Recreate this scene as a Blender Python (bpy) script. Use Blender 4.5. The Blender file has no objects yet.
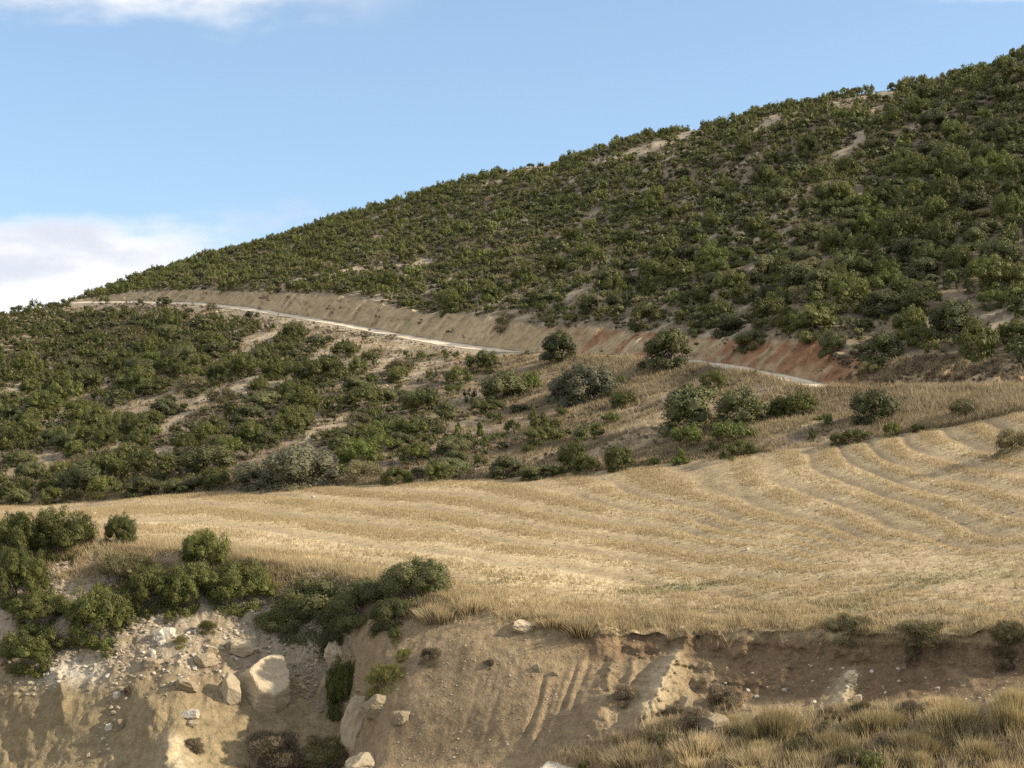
import bpy, math, random, time
import numpy as np
T0 = time.time()
rng = np.random.default_rng(7)
random.seed(7)
sc = bpy.context.scene
COL = sc.collection

# ------------------------------------------------------------------ camera maths
W, H = 1024, 768
HFOV = math.radians(35.0)
F = W / 2 / math.tan(HFOV / 2)
HORIZON = 316.0
PITCH = math.atan((H / 2 - HORIZON) / F)          # looking slightly down
CP, SP = math.cos(PITCH), math.sin(PITCH)


def pt(px, py, D):
    """point at plan depth D seen in the direction of photo position (px, py)"""
    a = (np.asarray(px, float) - W / 2) / F
    b = (H / 2 - np.asarray(py, float)) / F
    dx, dy, dz = a, CP + b * SP, -SP + b * CP
    return dx * D / dy, D + 0 * dx, dz * D / dy


def proj(x, y, z):
    f = y * CP - z * SP
    u = y * SP + z * CP
    return W / 2 + F * x / f, H / 2 - F * u / f


# ------------------------------------------------------------------ numpy noise
def _h(ix, iy, s):
    n = (ix * 374761393 + iy * 668265263 + s * 144269504) & 0xFFFFFFFF
    n = ((n ^ (n >> 13)) * 1274126177) & 0xFFFFFFFF
    return ((n ^ (n >> 16)) & 0xFFFF) / 65535.0


def vnoise(x, y, s=0):
    xi, yi = np.floor(x).astype(np.int64), np.floor(y).astype(np.int64)
    fx, fy = x - xi, y - yi
    fx, fy = fx * fx * (3 - 2 * fx), fy * fy * (3 - 2 * fy)
    a, b = _h(xi, yi, s), _h(xi + 1, yi, s)
    c, d = _h(xi, yi + 1, s), _h(xi + 1, yi + 1, s)
    return (a + (b - a) * fx) * (1 - fy) + (c + (d - c) * fx) * fy


def fbm(x, y, s=0, o=4, g=.5):
    t, amp, tot = 0, 1.0, 0
    for k in range(o):
        t = t + amp * (vnoise(x * 2 ** k + 17.3 * k, y * 2 ** k - 9.1 * k, s + k) * 2 - 1)
        tot += amp
        amp *= g
    return t / tot


def sstep(a, b, x):
    t = np.clip((x - a) / (b - a), 0, 1)
    return t * t * (3 - 2 * t)


# ------------------------------------------------------------------ terrain control lines
C = 960
U = np.linspace(-.44, .44, C)
PXF = np.linspace(-260, 1284, 1545)


def gsmooth(a, s):
    if s <= 0:
        return a
    n = int(3 * s) + 1
    k = np.exp(-.5 * (np.arange(-n, n + 1) / s) ** 2)
    k /= k.sum()
    return np.convolve(np.pad(a, n, mode='edge'), k, 'valid')


def line(pts, dpts=None, s=7, drop=0, wob=0):
    """a terrain line: photo heights along px, and depths along px -> (D, z) on every column"""
    p = np.array(pts, float)
    py = np.interp(PXF, p[:, 0], p[:, 1])
    # linear extrapolation at both ends
    for e, q in ((PXF < p[0, 0], 0), (PXF > p[-1, 0], -2)):
        sl = (p[q + 1, 1] - p[q, 1]) / (p[q + 1, 0] - p[q, 0])
        o = p[q] if q == 0 else p[-1]
        py[e] = o[1] + sl * .7 * (PXF[e] - o[0])
    d = np.array(dpts, float)
    D = np.interp(PXF, d[:, 0], d[:, 1])
    py, D = gsmooth(py, s), gsmooth(D, s * 1.5)
    py = py + wob * (fbm(PXF / 38, 0 * PXF, 201, 4) + .5 * fbm(PXF / 9, 0 * PXF, 205, 2)) * sstep(420, 480, PXF)
    x, y, z = pt(PXF, py + drop, D)
    u = x / y
    return np.interp(U, u, D), np.interp(U, u, z)


BOT = line([(0, 768), (1024, 768)], [(-200, 82), (0, 78.5), (100, 76.5), (178, 74.2), (200, 75.2), (260, 76.3), (310, 76.8), (338, 76.8), (356, 74.5), (380, 73), (420, 72.6), (470, 71.9), (520, 71), (600, 68.8), (660, 66), (780, 63.5), (860, 62), (1024, 60), (1240, 57)], 4)
M2 = line([(0, 682), (100, 682), (200, 684), (260, 690), (310, 695), (340, 700), (355, 705), (380, 700), (420, 700), (470, 705), (520, 710), (600, 714), (660, 712), (700, 708), (780, 705), (860, 708), (940, 705), (1024, 695)],
          [(-200, 84), (0, 81.3), (100, 80), (170, 78.8), (200, 79.2), (260, 80), (310, 80.6), (338, 80.6), (356, 77.8), (380, 75.4), (420, 74.6), (470, 73.8), (520, 73), (600, 71.8), (660, 71.2), (700, 71.6), (780, 70.3), (860, 68.4), (940, 66.5), (1024, 64.4), (1240, 60.5)], 4)
M1 = line([(0, 600), (100, 605), (200, 612), (270, 617), (310, 622), (340, 634), (355, 636), (380, 633), (420, 631), (470, 642), (520, 655), (600, 665), (660, 662), (780, 664), (860, 667), (940, 667), (1024, 670)],
          [(0, 86), (100, 85), (200, 84), (270, 84), (310, 83.5), (338, 83), (356, 80.5), (380, 78.5), (420, 77.6), (470, 76), (520, 75), (600, 74.4), (660, 74.4), (780, 72.8), (860, 71.1), (940, 69.5), (1024, 67.5), (1240, 64)], 4)
LIP = line([(0, 543), (100, 546), (200, 553), (270, 563), (330, 573), (380, 586), (420, 594), (450, 600), (500, 612), (560, 621), (620, 631), (700, 632), (800, 630), (900, 630), (1024, 634)],
           [(0, 91), (100, 90), (270, 87), (330, 85.5), (400, 81), (450, 79), (500, 77), (600, 75.8), (700, 75), (800, 73), (900, 70.9), (1024, 68), (1240, 64.5)], 5, 0, 6.5)
LPS = line([(0, 543), (100, 546), (200, 553), (270, 563), (330, 573), (380, 586), (420, 594), (450, 600), (500, 612), (560, 621), (620, 631), (700, 632), (800, 630), (900, 630), (1024, 634)],
           [(0, 91), (100, 90), (270, 87), (330, 85.5), (400, 81), (450, 79), (500, 77), (600, 75.8), (700, 75), (800, 73), (900, 70.9), (1024, 68), (1240, 64.5)], 5)
FE = line([(0, 507), (60, 504), (150, 497), (240, 491), (300, 487), (400, 484), (480, 479), (560, 475), (640, 467), (700, 460), (760, 453), (816, 447), (860, 441), (902, 434), (962, 425), (1024, 411)],
          [(0, 138), (150, 132), (300, 127), (480, 122), (640, 117), (760, 113), (860, 110), (962, 107), (1024, 105), (1240, 100)], 8)
RO = line([(-200, 352), (0, 315), (40, 308), (66, 304), (75, 303.5), (130, 303), (200, 305.3), (250, 311.3), (330, 324.3), (400, 338), (450, 347), (490, 352), (530, 353), (560, 354), (600, 354), (640, 357), (665, 362), (700, 365), (740, 372.5), (780, 381.5), (810, 387.5), (830, 388), (850, 388), (880, 388.5), (900, 389), (960, 391), (1024, 391), (1240, 392)],
          [(-200, 230), (0, 270), (40, 285), (70, 299), (75, 300), (130, 281), (200, 258), (250, 241), (330, 218), (400, 202), (450, 191.5), (490, 185), (530, 178), (560, 172), (600, 164), (640, 157), (665, 153.5), (700, 147.5), (740, 140.5), (780, 134), (810, 130), (830, 128), (850, 126), (900, 122), (960, 118.5), (1024, 115), (1240, 108)], 4)
RI = line([(-200, 355), (0, 317), (40, 310), (66, 304), (76, 301.5), (130, 301), (200, 302.5), (250, 307.5), (330, 320.5), (400, 333.5), (450, 342), (490, 347.5), (530, 353), (560, 354.3), (600, 354.6), (640, 357.2), (665, 359.5), (700, 360.5), (740, 366), (780, 373.5), (810, 380.5), (830, 385), (850, 388.3), (900, 390.5), (960, 392), (1024, 392), (1240, 392)],
          [(-200, 238), (0, 278), (40, 293), (66, 306), (76, 307), (130, 288), (200, 265), (250, 248), (330, 225), (400, 209), (450, 198.5), (490, 192), (530, 184), (560, 178), (600, 170), (640, 163), (665, 159), (700, 153), (740, 146), (780, 139.5), (810, 135), (830, 132.5), (850, 130.5), (900, 126), (960, 122), (1024, 119), (1240, 111.5)], 4)
CT = line([(-200, 362), (0, 324), (40, 316), (66, 307), (77, 299.5), (100, 296), (131, 292.5), (187, 289.5), (232, 291), (262, 292), (300, 293), (326, 294), (357, 296), (395, 306), (432, 313), (481, 314), (510, 318), (535, 325), (560, 327), (590, 324), (639, 332), (689, 336), (726, 337), (764, 339), (816, 336), (840, 348), (872, 362), (917, 358), (962, 358), (1024, 366), (1240, 366)],
          [(-200, 250), (0, 290), (40, 304), (66, 311), (77, 310), (130, 293), (200, 270), (250, 253), (330, 231), (400, 215), (450, 204.5), (490, 198), (530, 189), (560, 183), (600, 176), (640, 169), (665, 164.5), (700, 158.5), (740, 151.5), (780, 145.5), (810, 141.5), (830, 138.5), (850, 135.5), (900, 130.5), (960, 126.5), (1024, 123), (1240, 115)], 4)
RG = line([(-200, 385), (0, 340), (40, 326), (66, 312), (80, 300), (90, 297), (100, 294), (120, 286), (150, 276), (180, 266), (210, 258), (240, 248), (270, 239), (300, 231), (330, 220), (360, 212), (400, 202), (440, 191), (480, 178), (520, 168), (560, 163), (600, 152), (640, 140), (680, 131), (720, 126), (760, 114), (800, 108), (840, 100), (870, 96), (900, 92), (930, 85), (950, 82), (980, 73), (1000, 65), (1024, 56), (1240, -12)],
          [(-200, 300), (0, 325), (40, 330), (66, 322), (80, 318), (100, 321), (150, 326), (200, 331), (300, 336), (400, 335), (500, 325), (600, 312), (700, 298), (800, 285), (900, 272), (1024, 258), (1240, 240)], 5, 3)
LP2 = (LPS[0] + 2.6, LPS[1] + 2.6 * (FE[1] - LPS[1]) / (FE[0] - LPS[0]))
H1 = (CT[0] + .5 * (RG[0] - CT[0]), CT[1] + .515 * (RG[1] - CT[1]))
S1D = FE[0] + .45 * (RO[0] - FE[0])
S1 = (S1D, FE[1] + .44 * (RO[1] - FE[1]))
one = np.ones(C)
N1 = (BOT[0] - 10, BOT[1] - 1.4 * one)
N2 = (34 * one, -20 * one)
N3 = (9 * one, -6.5 * one)
N4 = (2.0 * one, -1.75 * one)
BK1 = (RG[0] + 45, RG[1] - 2.0)
BK2 = (RG[0] + 260, RG[1] * .3 - 58)

# (line, smooth?, rows up to the next line)
KN = [(N4, 1, 6), (N3, 1, 10), (N2, 1, 12), (N1, 1, 8), (BOT, 1, 44), (M2, 1, 46), (M1, 1, 36), (LIP, 0, 8), (LP2, 0, 84), (FE, 0, 52), (S1, 1, 60), (RO, 0, 8), (RI, 0, 26), (CT, 0, 78), (H1, 1, 80), (RG, 1, 8), (BK1, 1, 6), (BK2, 1, 0)]
NAMES = ['N4', 'N3', 'N2', 'N1', 'BOT', 'M2', 'M1', 'LIP', 'LP2', 'FE', 'S1', 'RO', 'RI', 'CT', 'H1', 'RG', 'BK1', 'BK2']
Dk = np.array([k[0][0] for k in KN])
Zk = np.array([k[0][1] for k in KN])
sec = (Zk[1:] - Zk[:-1]) / (Dk[1:] - Dk[:-1])
rowD, rowZ, ROW = [], [], {}
for i in range(len(KN) - 1):
    ROW[NAMES[i]] = len(rowD)
    n = KN[i][2]

    def slope(j, side):
        if j == 0:
            return sec[0]
        if j == len(KN) - 1:
            return sec[-1]
        if not KN[j][1]:
            return sec[side]
        a, b = sec[j - 1], sec[j]
        return np.where(a * b > 0, 2 * a * b / (a + b + 1e-12 * np.sign(a + b)), 0)
    m0, m1 = slope(i, i), slope(i + 1, i)
    h = Dk[i + 1] - Dk[i]
    for q in range(n):
        t = q / n
        h00, h10 = 2 * t ** 3 - 3 * t ** 2 + 1, t ** 3 - 2 * t ** 2 + t
        h01, h11 = -2 * t ** 3 + 3 * t ** 2, t ** 3 - t ** 2
        rowD.append(Dk[i] + t * h)
        rowZ.append(h00 * Zk[i] + h10 * h * m0 + h01 * Zk[i + 1] + h11 * h * m1)
ROW['BK2'] = len(rowD)
rowD.append(Dk[-1])
rowZ.append(Zk[-1])
Y = np.array(rowD)
Z = np.array(rowZ)
X = U[None, :] * Y
NR = len(Y)
RIDX = np.arange(NR)[:, None] * np.ones((1, C))
PX, PY = proj(X, Y, Z)


def between(a, b, soft=0):
    return ((RIDX >= ROW[a]) & (RIDX <= ROW[b])).astype(float)


def edge(a, b, n0=4, n1=4):
    """1 between two lines, fading to 0 at them over n0 / n1 rows"""
    return np.clip((RIDX - ROW[a]) / n0, 0, 1) * np.clip((ROW[b] - RIDX) / n1, 0, 1)


# world directions along / across the fall of the hill
AL, AC = X * .88 + Y * .47, -X * .47 + Y * .88
# ---------------- relief
m = edge('FE', 'RO', 10, 8)
Z += m * (.55 * fbm(X / 9, Y / 9, 3) + .35 * fbm(AL / 16, AC / 3.2, 5) + .12 * fbm(X / 1.6, Y / 1.6, 6))
m = edge('RI', 'CT', 3, 3)
rill = fbm((AC) / 1.3, AL / 7, 8, 4, .6)
Z += m * (.6 * rill + .35 * fbm(X / 2, Y / 2, 9))
Y -= m * (.9 * np.abs(rill) + .5 * fbm(X / .9, Z / .7, 10, 4, .6))
m = edge('CT', 'BK1', 10, 2)
Z += m * (1.1 * fbm(X / 16, Y / 16, 11) + .7 * fbm(AL / 26, AC / 6, 12) + .2 * fbm(X / 2, Y / 2, 13))
# road shoulder line wobble
m = np.exp(-((RIDX - ROW['RO']) / 1.5) ** 2)
Z += m * .05 * fbm(X / 1.2, Y / 1.2, 14)

# stubble rows: contour values given at points of the field, thin plate spline between
ROWS = [
    [(300, 562), (500, 603), (700, 625), (1024, 628)],
    [(0, 541), (200, 535), (300, 548), (400, 562), (500, 580), (600, 595), (700, 608), (1024, 614)],
    [(0, 526), (200, 515), (300, 530), (385, 542), (478, 551), (576, 561), (654, 577), (736, 588), (800, 600), (1024, 602)],
    [(280, 507), (350, 514), (400, 520), (498, 534), (595, 547), (700, 565), (768, 572), (1024, 592)],
    [(340, 497), (439, 503), (529, 520), (640, 536), (768, 549), (852, 563), (937, 573), (1024, 583)],
    [(420, 488), (500, 495), (570, 510), (680, 525), (790, 545), (886, 558), (1024, 577)],
    [(540, 478), (580, 490), (650, 508), (736, 530), (835, 548), (954, 566), (1024, 572)],
    [(619, 472), (642, 488), (700, 505), (770, 524), (860, 545), (954, 560), (1024, 566)],
    [(720, 462), (744, 486), (795, 509), (835, 519), (886, 540), (954, 554), (1024, 558)],
    [(770, 455), (790, 477), (850, 500), (920, 520), (1024, 546)],
    [(815, 450), (835, 470), (876, 486), (930, 505), (988, 524), (1024, 531)],
    [(845, 445), (870, 465), (930, 487), (1024, 510)],
    [(875, 440), (903, 462), (957, 474), (1024, 487)],
    [(915, 434), (940, 452), (1024, 468)],
    [(964, 428), (981, 446), (1024, 452)],
]
cp = np.array([(x, y, i) for i, r in enumerate(ROWS) for x, y in r], float)
cpx, cpy, cpv = cp[:, 0] / 100, cp[:, 1] / 45, cp[:, 2]


def tpsk(r2):
    return .5 * r2 * np.log(r2 + 1e-9)


n = len(cp)
A = np.zeros((n + 3, n + 3))
A[:n, :n] = tpsk((cpx[:, None] - cpx) ** 2 + (cpy[:, None] - cpy) ** 2) + .02 * np.eye(n)
A[:n, n:] = np.c_[np.ones(n), cpx, cpy]
A[n:, :n] = A[:n, n:].T
sol = np.linalg.solve(A, np.r_[cpv, 0, 0, 0])


def rowval(px, py):
    qx, qy = np.asarray(px) / 100, np.asarray(py) / 45
    v = sol[n] + sol[n + 1] * qx + sol[n + 2] * qy
    for k in range(n):
        v = v + sol[k] * tpsk((qx - cpx[k]) ** 2 + (qy - cpy[k]) ** 2)
    return v


r0, r1 = ROW['LIP'], ROW['FE']
S = np.zeros_like(X)
S[r0:r1 + 1] = rowval(PX[r0:r1 + 1], PY[r0:r1 + 1])
S += .18 * fbm(X / 5, Y / 5, 21, 3)
BAND = .5 + .5 * np.sin(2 * np.pi * S)                      # 1 = tall stubble
GROOVE = np.exp(-((np.mod(S + .42, 1) - .12) / .11) ** 2) * sstep(-.45, .15, fbm(X / 9, Y / 9, 22, 3) + .25)  # dips at row edges, coloured dark for the tall stubble's shade
gs = np.abs(np.gradient(S, axis=0) / (np.gradient(PY, axis=0) - 1e-6))
fade = 1 - sstep(.085, .14, gs)              # where rows crowd together they blur into one another
BAND = .5 + (BAND - .5) * fade
GROOVE = GROOVE * fade * .8
m = edge('LIP', 'FE', 6, 3)
Z += m * (.05 * BAND - .10 * GROOVE + .10 * fbm(X / 6, Y / 6, 23) + .03 * fbm(X / .9, Y / .9, 24, 2))

# foreground bank: ribs, pinnacles, gullies
mb = edge('N1', 'LIP', 6, 4)
PINS = [  # top px, top py, foot px, foot py, width top, width foot, how far it stands out
    (673, 655, 640, 722, 9, 24, 1.5), (688, 634, 676, 662, 7, 9, .5), (613, 660, 588, 742, 6, 20, .5), (640, 655, 622, 690, 5, 9, .35),
    (850, 672, 832, 716, 8, 20, .8), (783, 640, 776, 706, 12, 24, .3), (172, 736, 180, 782, 13, 24, 1.1),
    (160, 700, 150, 730, 12, 16, .5), (62, 668, 66, 716, 7, 9, .3), (905, 650, 900, 690, 10, 16, .3), (960, 655, 955, 690, 9, 15, .3)]
for (ax, ay, bx, by, w0, w1, am) in PINS:
    t = (PY - ay) / (by - ay)
    c = ax + (bx - ax) * t
    w = w0 + (w1 - w0) * np.clip(t, 0, 1.2)
    c = c + .35 * w0 * fbm(PY / 9 + ax, PX / 30, 207, 3) + 3 * fbm(PY / 4 + ax, 0 * PX, 208, 2)
    g = np.exp(-np.abs((PX - c) / w) ** 1.3) * sstep(-.12, .12, t) * (1 - sstep(.7, 1.45, t)) * mb
    g = g * np.clip(1 + .45 * fbm(X / .5, Z / .5, 209, 4, .6), .1, 2)
    Y -= am * g
    Z += .25 * am * g
for k in range(15):                                          # rain rills down the big earth face
    ax = rng.uniform(455, 640)
    ay = rng.uniform(645, 675)
    by = ay + rng.uniform(40, 110)
    am = rng.uniform(.025, .06) * (1.8 if 550 < ax < 615 else .35)
    t = (PY - ay) / (by - ay)
    c = ax - 24 * np.clip(t, 0, 1.2) * (by - ay) / 80 + .8 * np.sin(PY / 9 + k)
    g = np.exp(-((PX - c) / rng.uniform(2.2, 4)) ** 2) * sstep(0, .2, t) * (1 - sstep(.75, 1.1, t)) * mb
    Y += am * 1.4 * g
    Z -= am * .5 * g
right = sstep(560, 640, PX)
left = 1 - sstep(330, 370, PX)
rough = fbm(X / 1.3, Z / 1.3 + Y / 3, 31, 5, .55)
Y -= mb * (.50 * right + .13 * left + .05) * rough
Y -= mb * .22 * (right + .4 * left) * fbm(X / .35, Z / .45, 37, 3, .6)
strata = fbm(X / 5 + 3, Z / .35, 33, 3)
Y -= mb * .12 * right * strata
Z += mb * (.10 + .14 * left) * fbm(X / .8, Y / .8, 34, 4, .6)
scree = left * edge('M2', 'LIP', 10, 8)
Z += scree * .28 * np.abs(fbm(X / .55, Y / .55, 35, 3))

# ------------------------------------------------------------------ colour of the ground (dry albedo, plus painted row shade and sunlit pinnacles)
def col(*c):
    return np.array(c, float)


def lay(base, c, a):
    a = np.clip(a, 0, 1)[..., None]
    return base * (1 - a) + c * a


STREAKS = [  # pale bare ground running down the slope: photo points and half width
    ((197, 312), (184, 322), 3), ((300, 320), (240, 344), 4), ((285, 322), (232, 362), 3), ((139, 361), (122, 369), 3), ((109, 381), (52, 417), 4), ((187, 387), (112, 412), 5), ((197, 407), (157, 430), 4),
    ((130, 440), (106, 452), 4), ((170, 449), (126, 467), 5), ((49, 456), (15, 465), 4), ((262, 376), (200, 399), 4), ((300, 380), (243, 394), 4), ((26, 385), (-4, 396), 3),
    ((410, 345), (370, 372), 6), ((350, 335), (310, 362), 5), ((380, 338), (330, 380), 5), ((455, 352), (400, 380), 4), ((318, 425), (300, 440), 4), ((360, 405), (330, 425), 4),
    ((642, 151), (594, 160), 5), ((702, 128), (640, 153), 5), ((777, 116), (748, 132), 5), ((895, 91), (830, 104), 4), ((864, 137), (834, 156), 6), ((888, 104), (868, 114), 3), ((600, 212), (572, 224), 3),
    ((702, 214), (685, 222), 4), ((556, 162), (508, 172), 4), ((949, 164), (932, 177), 4), ((590, 282), (566, 298), 4), ((430, 262), (400, 275), 3), ((840, 262), (800, 282), 3), ((935, 322), (915, 330), 4), ((500, 180), (470, 190), 3), ((760, 262), (735, 280), 3)]


def streakmask(px, py, x=None, y=None):
    if x is not None:
        px = px + 5 * fbm(x / 3, y / 3, 41, 3)
        py = py + 4 * fbm(x / 3, y / 3, 43, 3)
    m = np.zeros_like(px)
    for (a, b, w) in STREAKS:
        dx, dy = b[0] - a[0], b[1] - a[1]
        t = np.clip(((px - a[0]) * dx + (py - a[1]) * dy) / (dx * dx + dy * dy), 0, 1)
        d2 = (px - a[0] - t * dx) ** 2 + (py - a[1] - t * dy) ** 2
        m = np.maximum(m, np.exp(-d2 / (w * w * (1.1 if a[1] > 300 else .5))))
    return m


PX, PY = proj(X, Y, Z)
ALB = np.zeros((NR, C, 3)) + col(.2, .16, .11)
n1 = fbm(X / 7, Y / 7, 51)
n2 = fbm(X / 1.5, Y / 1.5, 52)
n3 = fbm(AL / 14, AC / 1.6, 53)
# hillside
hill = RIDX >= ROW['FE']
hc = np.zeros((NR, C, 3)) + col(.19, .15, .105)
hc = lay(hc, col(.25, .195, .125), sstep(-.1, .5, n1 + .5 * n3 + .2))
hc = lay(hc, col(.16, .125, .10), .7 * sstep(.05, .5, fbm(X / 4, Y / 4, 54)))
low = between('FE', 'RO')
STRK = streakmask(PX, PY, X, Y) * hill
hc = lay(hc, col(.38, .32, .225), (.25 + .1 * low) * sstep(.18, .5, n3 - .1))
grassy = low * np.maximum(sstep(430, 640, PX) * .9, sstep(470, 495, PY - .02 * PX + 14))
hc = lay(hc, col(.30, .232, .138), grassy * sstep(-.5, .15, n3 + .3 * n2))
hc = lay(hc, col(.21, .165, .13), low * sstep(.0, .4, -n3) * .8)
upz = between('CT', 'BK2')
SPOT = upz * sstep(.16, .34, fbm(AL / 10, AC / 1.0, 120, 3) + .10 * sstep(ROW['H1'], ROW['RG'], RIDX) * np.exp(-((PX - 600) / 130) ** 2) - .12 * sstep(780, 860, PX))
hc = lay(hc, col(.15, .12, .075), upz * .6)
hc = lay(hc, col(.36, .30, .21), SPOT * .8)
hc = lay(hc, col(.355, .295, .21), .85 * STRK * sstep(-.55, .1, n2 + .3))
verge = low * np.exp(-((ROW['RO'] - RIDX) / 6.0)) * sstep(60, 90, PX)
hc = lay(hc, col(.36, .315, .235), .55 * verge * (1 - sstep(480, 560, PX)))
hc = lay(hc, col(.37, .285, .16), .9 * verge * sstep(480, 560, PX))
cutm = edge('RI', 'CT', 1, 3)
reds = sstep(505, 600, PX) * (1 - .55 * sstep(820, 930, PX))
cutc = np.zeros((NR, C, 3)) + col(.36, .275, .16)
cutc = lay(cutc, col(.42, .33, .20), sstep(0, .5, rill))
cutc = lay(cutc, col(.235, .128, .068), reds * sstep(-.42, .30, n2 + .5 * fbm(X / 5, Y / 5, 56)))
cutc = lay(cutc, col(.27, .205, .125), sstep(840, 930, PX) * sstep(-.2, .3, n2))
hc = hc * (1 - cutm[..., None]) + cutc * cutm[..., None]
ALB = np.where(hill[..., None], hc, ALB)
# field
fld = between('LIP', 'FE') > 0
fc = np.zeros((NR, C, 3)) + col(.40, .312, .18)
fc = lay(fc, col(.47, .38, .23), sstep(.2, .9, BAND))
fc = lay(fc, col(.37, .285, .168), .75 * (1 - sstep(.1, .55, BAND)))
fc = lay(fc, col(.37, .29, .18), .4 * sstep(.1, .5, n2 + .3 * fbm(X / 3, Y / 3, 57) - .4 * (BAND - .5)))
fc = lay(fc, col(.20, .155, .095), .85 * GROOVE)  # shadow line beside the tall stubble, painted into the ground colour
fc = lay(fc, col(.47, .38, .235), sstep(.55, .95, 1 - np.abs(S - 1.45)) * .7 * (1 - sstep(560, 680, PX)))
fc = lay(fc, col(.20, .21, .10), .55 * sstep(.28, .5, fbm(X / 4 + 40, Y / 1.5, 58)) * sstep(565, 590, PY))
ALB = np.where(fld[..., None], fc, ALB)
# bank
bk = RIDX < ROW['LIP']
bc = np.zeros((NR, C, 3)) + col(.252, .190, .112)
nb = fbm(X / 2.2, Z / 1.1, 61)
bc = lay(bc, col(.22, .165, .10), .7 * sstep(-.1, .4, nb))
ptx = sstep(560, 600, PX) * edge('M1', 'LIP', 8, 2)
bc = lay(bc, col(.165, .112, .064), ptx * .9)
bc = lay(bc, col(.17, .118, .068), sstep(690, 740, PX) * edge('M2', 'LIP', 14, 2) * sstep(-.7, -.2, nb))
bc = lay(bc, col(.29, .24, .17), left * edge('M2', 'LIP', 16, 3) * sstep(-.4, .3, n2 + .2) * .9)
bc = lay(bc, col(.235, .185, .105), left * (1 - sstep(ROW['M2'] - 6, ROW['M2'] + 8, RIDX)) * .8 * sstep(-.4, .2, n1 + .3))
bc = lay(bc, col(.48, .43, .34), np.exp(-(((PX - 66) / 42) ** 2 + ((PY - 672) / 13) ** 2)) * sstep(-.2, .2, n2) * .9)
bc = lay(bc, col(.32, .25, .14), sstep(ROW['M1'] + 22, ROW['LIP'], RIDX) * sstep(-.3, .3, n2))
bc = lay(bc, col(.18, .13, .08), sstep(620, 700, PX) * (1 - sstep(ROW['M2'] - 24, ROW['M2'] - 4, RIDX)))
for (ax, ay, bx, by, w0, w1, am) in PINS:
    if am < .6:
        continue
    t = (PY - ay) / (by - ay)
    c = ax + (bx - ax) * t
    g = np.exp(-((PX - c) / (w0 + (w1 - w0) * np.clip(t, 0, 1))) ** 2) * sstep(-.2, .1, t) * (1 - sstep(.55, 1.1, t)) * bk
    bc = lay(bc, col(.42, .345, .225), .85 * g)  # same earth as the bank; sunlight on the pinnacles painted as paler colour
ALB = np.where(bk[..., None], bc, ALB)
ALB *= (1 + .16 * n2[..., None])
ALB = np.clip(ALB, .02, .7)


# ------------------------------------------------------------------ node helpers
def newmat(name):
    m = bpy.data.materials.new(name)
    m.use_nodes = True
    nt = m.node_tree
    nt.nodes.clear()
    out = nt.nodes.new('ShaderNodeOutputMaterial')
    return m, nt, out


def nd(nt, t, **kw):
    o = nt.nodes.new(t)
    for k, v in kw.items():
        if k.startswith('i_'):
            o.inputs[k[2:].replace('_', ' ')].default_value = v
        else:
            setattr(o, k, v)
    return o


def mixc(nt, a, b, f, mode='MIX'):
    o = nt.nodes.new('ShaderNodeMix')
    o.data_type = 'RGBA'
    o.blend_type = mode
    for s, v in ((o.inputs[0], f), (o.inputs[6], a), (o.inputs[7], b)):
        if hasattr(v, 'is_output'):
            nt.links.new(v, s)
        else:
            s.default_value = v
    return o.outputs[2]


def maprange(nt, v, a, b, c, d):
    o = nt.nodes.new('ShaderNodeMapRange')
    nt.links.new(v, o.inputs[0])
    for i, q in enumerate((a, b, c, d)):
        o.inputs[i + 1].default_value = q
    return o.outputs[0]


def ground_material(name, s1=3.0, s2=14.0, var=.32, bump=.25, bdist=.08):
    m, nt, out = newmat(name)
    L = nt.links.new
    at = nd(nt, 'ShaderNodeAttribute', attribute_name='albedo')
    geo = nd(nt, 'ShaderNodeNewGeometry')
    no1 = nd(nt, 'ShaderNodeTexNoise', i_Scale=s1, i_Detail=6.0, i_Roughness=.65)
    no2 = nd(nt, 'ShaderNodeTexNoise', i_Scale=s2, i_Detail=4.0, i_Roughness=.7)
    L(geo.outputs['Position'], no1.inputs['Vector'])
    L(geo.outputs['Position'], no2.inputs['Vector'])
    f1 = maprange(nt, no1.outputs[0], .3, .7, 1 - var, 1 + var)
    f2 = maprange(nt, no2.outputs[0], .3, .7, 1 - var * .8, 1 + var * .8)
    mul = nd(nt, 'ShaderNodeMath', operation='MULTIPLY')
    L(f1, mul.inputs[0])
    L(f2, mul.inputs[1])
    vm = nd(nt, 'ShaderNodeVectorMath', operation='SCALE')
    L(at.outputs['Color'], vm.inputs[0])
    L(mul.outputs[0], vm.inputs['Scale'])
    bs = nd(nt, 'ShaderNodeBsdfPrincipled', i_Roughness=.95)
    bs.inputs['Specular IOR Level'].default_value = .15
    L(vm.outputs[0], bs.inputs['Base Color'])
    bp = nd(nt, 'ShaderNodeBump', i_Strength=bump, i_Distance=bdist)
    L(no2.outputs[0], bp.inputs['Height'])
    bp2 = nd(nt, 'ShaderNodeBump', i_Strength=bump, i_Distance=bdist * 4)
    L(no1.outputs[0], bp2.inputs['Height'])
    L(bp.outputs[0], bp2.inputs['Normal'])
    L(bp2.outputs[0], bs.inputs['Normal'])
    L(bs.outputs[0], out.inputs[0])
    return m


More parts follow.
